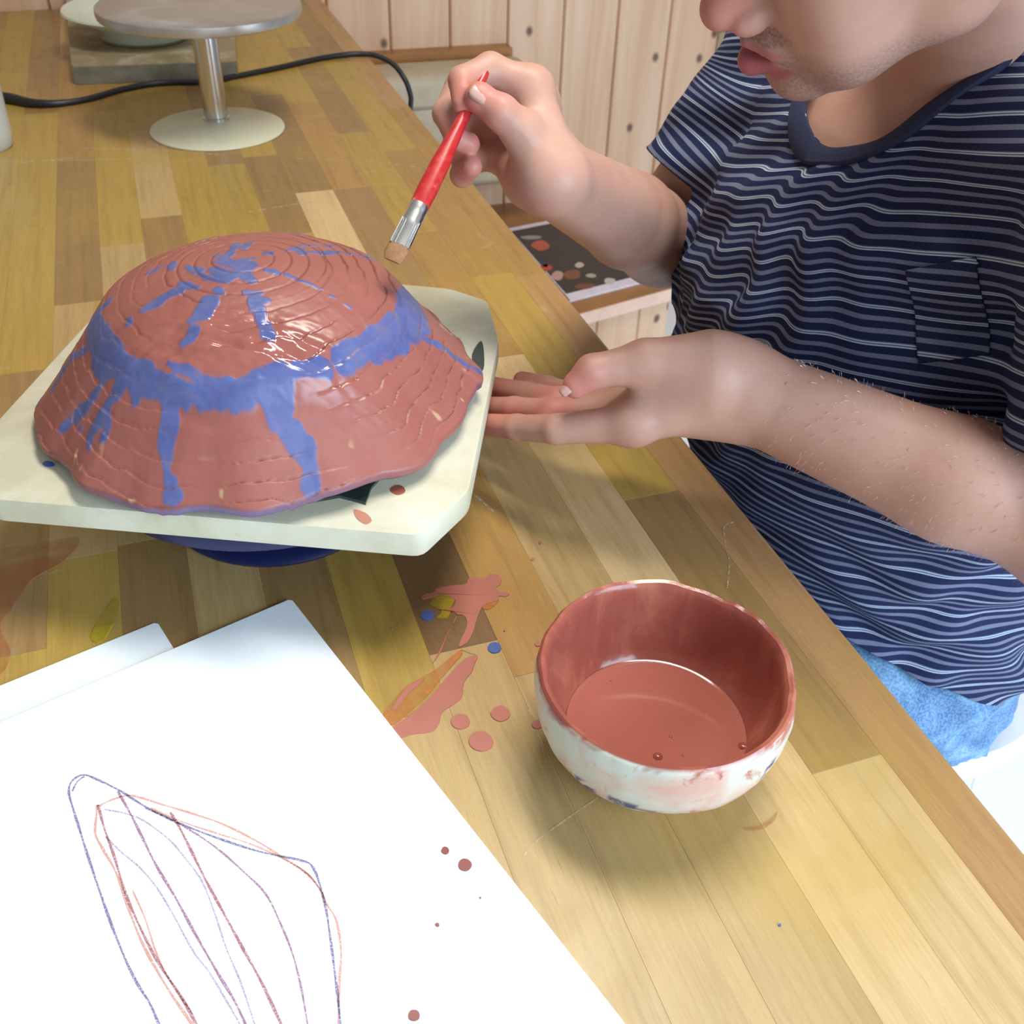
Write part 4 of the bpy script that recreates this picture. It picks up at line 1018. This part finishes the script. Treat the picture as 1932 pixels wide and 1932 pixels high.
# brush held between thumb and index finger
BA, BT = at(924, 122, .652), at(742, 487, .618)
bdir = (BT-BA); BL = np.linalg.norm(bdir); bdir /= BL
def bp(px, py):
    s = ((px-924)*(742-924)+(py-122)*(487-122))/((742-924)**2+(487-122)**2); return BA+bdir*BL*s
brush = thing('paint_brush', 'flat paint brush with red handle and metal ferrule held in the raised hand', 'brush', BT)
hm = NT('red_lacquer', .3); hn = hm.noise(hm.coord('Object', (60, 60, 60)), 3, 3); hm.base(hm.ramp(hn, [(.45, lin((182, 36, 38))), (.68, lin((190, 60, 56))), (.78, lin((222, 130, 120)))]))
sidev = np.cross(bdir, FW); sidev /= np.linalg.norm(sidev); thn = np.cross(bdir, sidev)
def flat_tube(path, rw, rt, n=16):
    vs, fs = [], []
    for p, a, b in zip(path, rw, rt):
        for k in range(n):
            w = 2*math.pi*k/n; vs.append(p+sidev*a*math.cos(w)+thn*b*math.sin(w))
    for i in range(len(path)-1):
        for k in range(n): j = (k+1) % n; fs.append((i*n+k, i*n+j, (i+1)*n+j, (i+1)*n+k))
    fs.append(tuple(range(n))[::-1]); fs.append(tuple((len(path)-1)*n+k for k in range(n)))
    return np.array(vs), fs
hp = [bp(*q) for q in ((926, 118), (915, 140), (890, 190), (860, 250), (830, 312), (805, 362), (789, 395))]
obj('handle', *flat_tube(hp, [.0016, .0026, .0034, .0042, .0062, .0066, .0062], [.0016, .0026, .0034, .0040, .0042, .0040, .0030]), hm.m, brush, label='red lacquered handle')
fp = [bp(*q) for q in ((791, 390), (786, 400), (783, 407), (781, 411), (778, 417), (776, 421), (772, 430), (753, 464))]
M_FER = NT('tin_ferrule', .25, (.80, .80, .78), metal=1.0).m
fv, ff = flat_tube(fp, [.0058, .0062, .0059, .0063, .0060, .0064, .0062, .0068], [.0044, .0044, .0040, .0042, .0038, .0040, .0034, .0026], 32)
obj('ferrule', fv, ff, M_FER, brush, label='shiny crimped metal ferrule')
for k in range(5):
    s_ = (k-2)*.0028
    obj('ferrule_rib', *tube([fp[5]+sidev*s_-FW*.0030, fp[7]+sidev*s_*1.05-FW*.0020], .0006, 6), M_FER, brush)
brv, brf = flat_tube([bp(756, 458), bp(750, 470), bp(744, 482), bp(739, 492)], [.0068, .0070, .0068, .0054], [.0022, .0026, .0022, .0010], 24)
obj('bristles', brv, brf, plain('brown_bristles', (150, 108, 70), .7, .2, 400), brush, label='short brown bristles')

# ------------------------------------------------------------------ t-shirt
sarm_end_R = SR*.30+ELR*.70; sarm_end_L = SL*.35+ELL*.65
axR = (ELR-SR)/np.linalg.norm(ELR-SR); axL = (ELL-SL)/np.linalg.norm(ELL-SL)
def folds(p):
    u = p@U; v = p@V; z = p[..., 2]
    th = np.arctan2(u-.55, -(v-.55)); s = th*.17
    w = z+.0
    wob = .018*np.sin(z*23+s*9)+.010*np.sin(z*47+2)
    f1_ = np.sin((s+.25*z+wob)*2*np.pi/.047)                      # long near-vertical pleats
    f2_ = np.sin((s*.55+z*1.25+.02*np.sin(s*30))*2*np.pi/.085+1)  # slanting drag folds
    f3_ = np.sin((z-.30*s+.012*np.sin(s*26))*2*np.pi/.050)        # belly creases
    up_ = 1/(1+np.exp(-(z-.02)/.03)); lowm = 1-up_
    m1 = np.exp(-((s-.035-.2*(z-.1))/.085)**2)                    # between neckline and far armpit
    env = .6+.4*np.sin(s*19+z*13)
    return (.0054*f1_*m1*up_*env + .0024*f2_*up_*(1-m1*.6) + .0040*f3_*lowm*env + .0020*f2_*lowm)
NKC = at(1745, 118, .665)          # centre of the neck opening
nk_ax = np.cross(at(1640, 262, .64)-NKC, at(1925, 30, .64)-NKC); nk_ax /= np.linalg.norm(nk_ax)
nk_ax = np.array([-.28, -.22, .93]); nk_ax /= np.linalg.norm(nk_ax)
def neck_g(p):
    q = p-NKB; h_ = q@nk_ax; r = q-h_[..., None]*nk_ax
    a = r@nkx; b = r@nky
    g = np.sqrt((a/NRX)**2+(b/NRY)**2)-1
    return np.where(h_ > -.12, g*.085, .05)
NKB = N0+np.array([-.016, -.014, .0])-U*.005-V*.016
nkx = np.cross(nk_ax, [0, 0, 1]); nkx = U-nk_ax*(U@nk_ax); nkx /= np.linalg.norm(nkx); nky = np.cross(nk_ax, nkx)
NRX, NRY = .072, .082
shirt_pr = [Func(lambda p: trunk_d(p, .004), lo_t, hi_t, .02), Cone(SL, N0, .050, .064, .03), Cone(SR, N0, .050, .060, .03),
            Cone(SR, sarm_end_R+axR*.04, .063, .062, .022), Cone(SL, sarm_end_L+axL*.04, .063, .060, .022)]
def shirt_post(P, D): return D-folds(P)-.0022*np.sin((P@U)*61+(P@V)*83+P[..., 2]*97)
sv, sf = surface_nets(shirt_pr, .0028, shirt_post)
sv = smooth_mesh(sv, sf, 1)
hem = lambda p: p[..., 2]+.125+.5*np.clip((p@V)-.44, 0, .16)+.003*np.sin((p@U)*40)
def sleeve_g(end, ax, root):
    def g(p):
        return np.maximum(np.maximum(-((p-end)@ax), np.linalg.norm(np.cross(p-root, ax), axis=-1)-.085), .010-trunk_d(p, .004))
    return g
sleeveR = sleeve_g(sarm_end_R, axR, SR); sleeveL = sleeve_g(sarm_end_L, axL, SL)
for g in (hem, neck_g, sleeveR, sleeveL): sv, sf = cut(sv, sf, g)
# fabric coordinate that carries the woven stripes
_q = SR+axR*.05
STR0 = _q[2]+.10*(_q@V-.5)+.30*(_q@U-.55)
def stripe_coord(p):
    z = p[..., 2]; u = p@U; v = p@V
    lean = z+.10*(v-.5)+(.10+.20/(1+np.exp(-(z-.06)/.04)))*(u-.55)
    tR = (p-SR)@axR; rR = np.linalg.norm(np.cross(p-SR, axR), axis=-1)
    w = sm(tR, .03, .07)*(rR < .1)*(u > .66)
    s = lean*(1-w)+(STR0-(tR-.05)*.95)*w
    return s+(.35+.5/(1+np.exp(-(z-.03)/.03)))*folds(p)
def shirt_mat():
    m = NT('striped_jersey', .85, spec=.2)
    s = m.attr('stripe')
    def band(src, period, lo, hi, ph=0.0):
        a = m.math('ADD', m.math('DIVIDE', src, period), 100.0+ph); a = m.math('FRACT', a)
        return m.math('MULTIPLY', m.math('GREATER_THAN', a, lo), m.math('LESS_THAN', a, hi))
    P_ = .0068
    grey = band(s, P_, .30, .70)
    thirds = band(s, P_*3, .0, .3333)
    # the bright stripe is two fine light lines
    l1 = band(s, P_, .32, .42); l2 = band(s, P_, .52, .62)
    n = m.noise(m.coord('Object'), 900, 2, .6)
    navy = m.mix(n, lin((24, 31, 62)), lin((34, 44, 80)))
    gcol = m.mix(n, lin((94, 99, 124)), lin((124, 130, 152)))
    wcol = m.mix(n, lin((160, 174, 190)), lin((196, 206, 216)))
    c = m.mix(grey, navy, gcol)
    c2 = m.mix(grey, navy, lin((88, 96, 124)))
    c2 = m.mix(m.math('MAXIMUM', l1, l2), c2, wcol)
    c = m.mix(thirds, c, c2)
    m.base(c); m.bump(n, .2, .0005)
    return m.m
shirt = obj('t_shirt', sv, sf, shirt_mat(), person, label='navy t-shirt with fine grey and white stripes')
attr(shirt, 'stripe', stripe_coord(sv))
md = shirt.modifiers.new('solid', 'SOLIDIFY'); md.thickness = .0014; md.offset = -1
# neckband
def neck_curve(lev, nbin=72):
    g = neck_g(sv); m = (np.abs(g-lev) < .0030) & ((sv-NKB)@nk_ax > -.12) & (sv[:, 2] > .1)
    q = sv[m]-NKB; an = np.arctan2(q@nky, q@nkx); out = np.full((nbin, 3), np.nan)
    for k in range(nbin):
        c = -np.pi+(k+.5)*2*np.pi/nbin; dd_ = np.abs((an-c+np.pi) % (2*np.pi)-np.pi); w_ = np.exp(-(dd_/.07)**2)
        out[k] = (sv[m]*w_[:, None]).sum(0)/w_.sum()
    for _ in range(3): out = .5*out+.25*(np.roll(out, 1, 0)+np.roll(out, -1, 0))
    return catmull(out, 3, True)
ca, cb = neck_curve(.0), neck_curve(.0125); nn_c = len(ca)
bvs = []
for i in range(nn_c):
    wd = cb[i]-ca[i]; tn = ca[(i+1) % nn_c]-ca[i-1]; no = np.cross(tn, wd); no /= np.linalg.norm(no)+1e-9
    if no@nk_ax < 0: no = -no
    for a_s, h_s in ((-.08, -.001), (-.10, .0016), (.1, .0030), (.5, .0034), (.9, .0030), (1.02, .0012), (1.0, -.002)): bvs.append(ca[i]+wd*a_s+no*h_s)
nbf = [(i*7+k, i*7+k+1, ((i+1) % nn_c)*7+k+1, ((i+1) % nn_c)*7+k) for i in range(nn_c) for k in range(6)]
nbd = obj('neckband', bvs, nbf, plain('navy_rib', (34, 40, 70), .85, .1, 300), shirt, label='plain navy neckband')
# breast pocket: its own piece of cloth on the chest
prj = sv-CAM; dep = prj@FW; ppx = 966+FPX*(prj@RT)/dep; ppy = 966-FPX*(prj@UP)/dep
sN = normals(sv, sf)
vis = ((sN*(-prj)).sum(1) > 0)
def near_px(x, y):
    d2 = np.where(vis & (dep < .9), (ppx-x)**2+(ppy-y)**2, 1e9); return sv[np.argmin(d2)]
pa, pb, pc = near_px(1712, 508), near_px(1846, 486), near_px(1722, 690)
ex = (pb-pa)/np.linalg.norm(pb-pa); ez = (pa-pc); ez -= ex*(ez@ex); ht = np.linalg.norm(ez); ez /= ht; wd_ = np.linalg.norm(pb-pa)
ey = np.cross(ex, ez)
pv, pf = sv.copy(), sf.copy()
for g in (lambda p: np.where(np.linalg.norm(p-pa, axis=-1) < .22, (p-pa)@ex, -.05), lambda p: wd_-(p-pa)@ex, lambda p: -(p-pa)@ez, lambda p: ht+(p-pa)@ez, lambda p: .10-np.abs((p-pa)@ey)):
    pv, pf = cut(pv, pf, g)
if len(pf) > 20:
    pN = normals(pv, pf)
    lift = .0012+.0035*np.clip(1-(-(pv-pa)@ez)/.02, 0, 1)*np.clip(1.2-((pv-pa)@ex)/wd_, 0, 1)
    po = obj('pocket', pv+pN*lift[:, None], pf, shirt.data.materials[0], shirt, label='breast pocket with striped cloth')
    attr(po, 'stripe', stripe_coord(pv)*1.0+.0026)
    md = po.modifiers.new('solid', 'SOLIDIFY'); md.thickness = .0012; md.offset = -1
# fine pale hairs on the left forearm
bN = normals(bv, bf); axf = (ELL-WRL); Lf = np.linalg.norm(axf); axf /= Lf
tf = (bv-WRL)@axf/Lf; rf_ = np.linalg.norm(np.cross(bv-WRL, axf), axis=1)
cand = np.where((tf > .12) & (tf < 1.0) & (rf_ < .06))[0]
sel = cand[nrg.randint(0, len(cand), 900)]
hv = []; hf_ = []
for i in sel:
    p = bv[i]; n_ = bN[i]; d1 = -axf*.35+n_*.65+np.array([0, 0, -.45])+nrg.randn(3)*.22; d1 -= n_*min(0, d1@n_-.15); d1 /= np.linalg.norm(d1)
    l_ = nrg.uniform(.0025, .0050); sd = np.cross(d1, n_); sd /= np.linalg.norm(sd)+1e-9; w_ = .00005
    k = len(hv); hv += [p-sd*w_, p+sd*w_, p+d1*l_*.6+n_*.0004+sd*w_*.7, p+d1*l_-n_*.0002]; hf_ += [(k, k+1, k+2), (k, k+2, k+3)]
obj('arm_hair', hv, hf_, plain('fair_hair', (226, 196, 178), .5, .05), person, label='fine fair hairs on the near forearm', kind='stuff')
# breast pocket hem: a raised band on the chest
# ------------------------------------------------------------------ jeans, shoes, stool
def UVc(u, v, z): return W(u, v, z)
jp = [Func(lambda p: np.maximum(trunk_d(p, -.008), p[..., 2]+.12), lo_t, hi_t, .02),
      Cone(UVc(.475, .56, -.225), UVc(.455, .20, -.20), .075, .062, .02), Cone(UVc(.625, .56, -.225), UVc(.65, .20, -.20), .075, .062, .02),
      Cone(UVc(.455, .20, -.20), UVc(.43, .25, -.66), .060, .046, .02), Cone(UVc(.65, .20, -.20), UVc(.66, .25, -.66), .060, .046, .02)]
def jeans_mat():
    m = NT('light_blue_denim', .8); v = m.coord(); n = m.noise(v, 500, 2, .6); w = m.noise(v, 22, 4, .6, .6)
    c = m.ramp(w, [(.3, lin((48, 88, 136))), (.5, lin((70, 118, 164))), (.72, lin((128, 174, 202)))])
    m.base(m.mix(.25, c, m.ramp(n, [(.4, lin((60, 100, 150))), (.6, lin((190, 214, 230)))]))); m.bump(n, .3, .0005); return m.m
def jpost(P, D): return D+.0022*np.sin(P[..., 0]*120+P[..., 2]*90)*np.sin(P[..., 1]*80)+.0015*np.sin(P[..., 2]*210)
M_DENIM = jeans_mat()
jo, jv, jf = child_sdf('jeans', jp, .005, M_DENIM, 'faded light blue jeans', jpost)
for u_ in (.43, .66):
    v_, f_5 = surface_nets([Cone(UVc(u_, .26, -.705), UVc(u_, .12, -.712), .042, .034, .02), Cone(UVc(u_, .25, -.66), UVc(u_, .25, -.70), .046, .045, .02)], .005, lambda P, D: np.maximum(D, -.748-P[..., 2]))
    obj('shoe', v_, f_5, plain('dark_shoe', (50, 50, 56), .6), person)
pk = thing('stool', 'white round-seated stool under the seated person', 'stool', W(.60, .64, -TZ))
kc = W(.60, .64)[:2]
M_STOOL = plain('white_plastic', (226, 224, 236), .4, .02)
obj('seat', *lathe([(0, -.350), (.170, -.350), (.187, -.340), (.191, -.325), (.182, -.312), (.155, -.308), (0, -.312)], kc, 72), M_STOOL, pk)
for k in range(4):
    a = k*math.pi/2+.6; e0 = np.array([kc[0]+.14*math.cos(a), kc[1]+.14*math.sin(a), -.347]); e3 = np.array([kc[0]+.20*math.cos(a), kc[1]+.20*math.sin(a), -TZ])
    obj('leg', *tube([e0, e3], .014, 14), M_CHROME, pk)
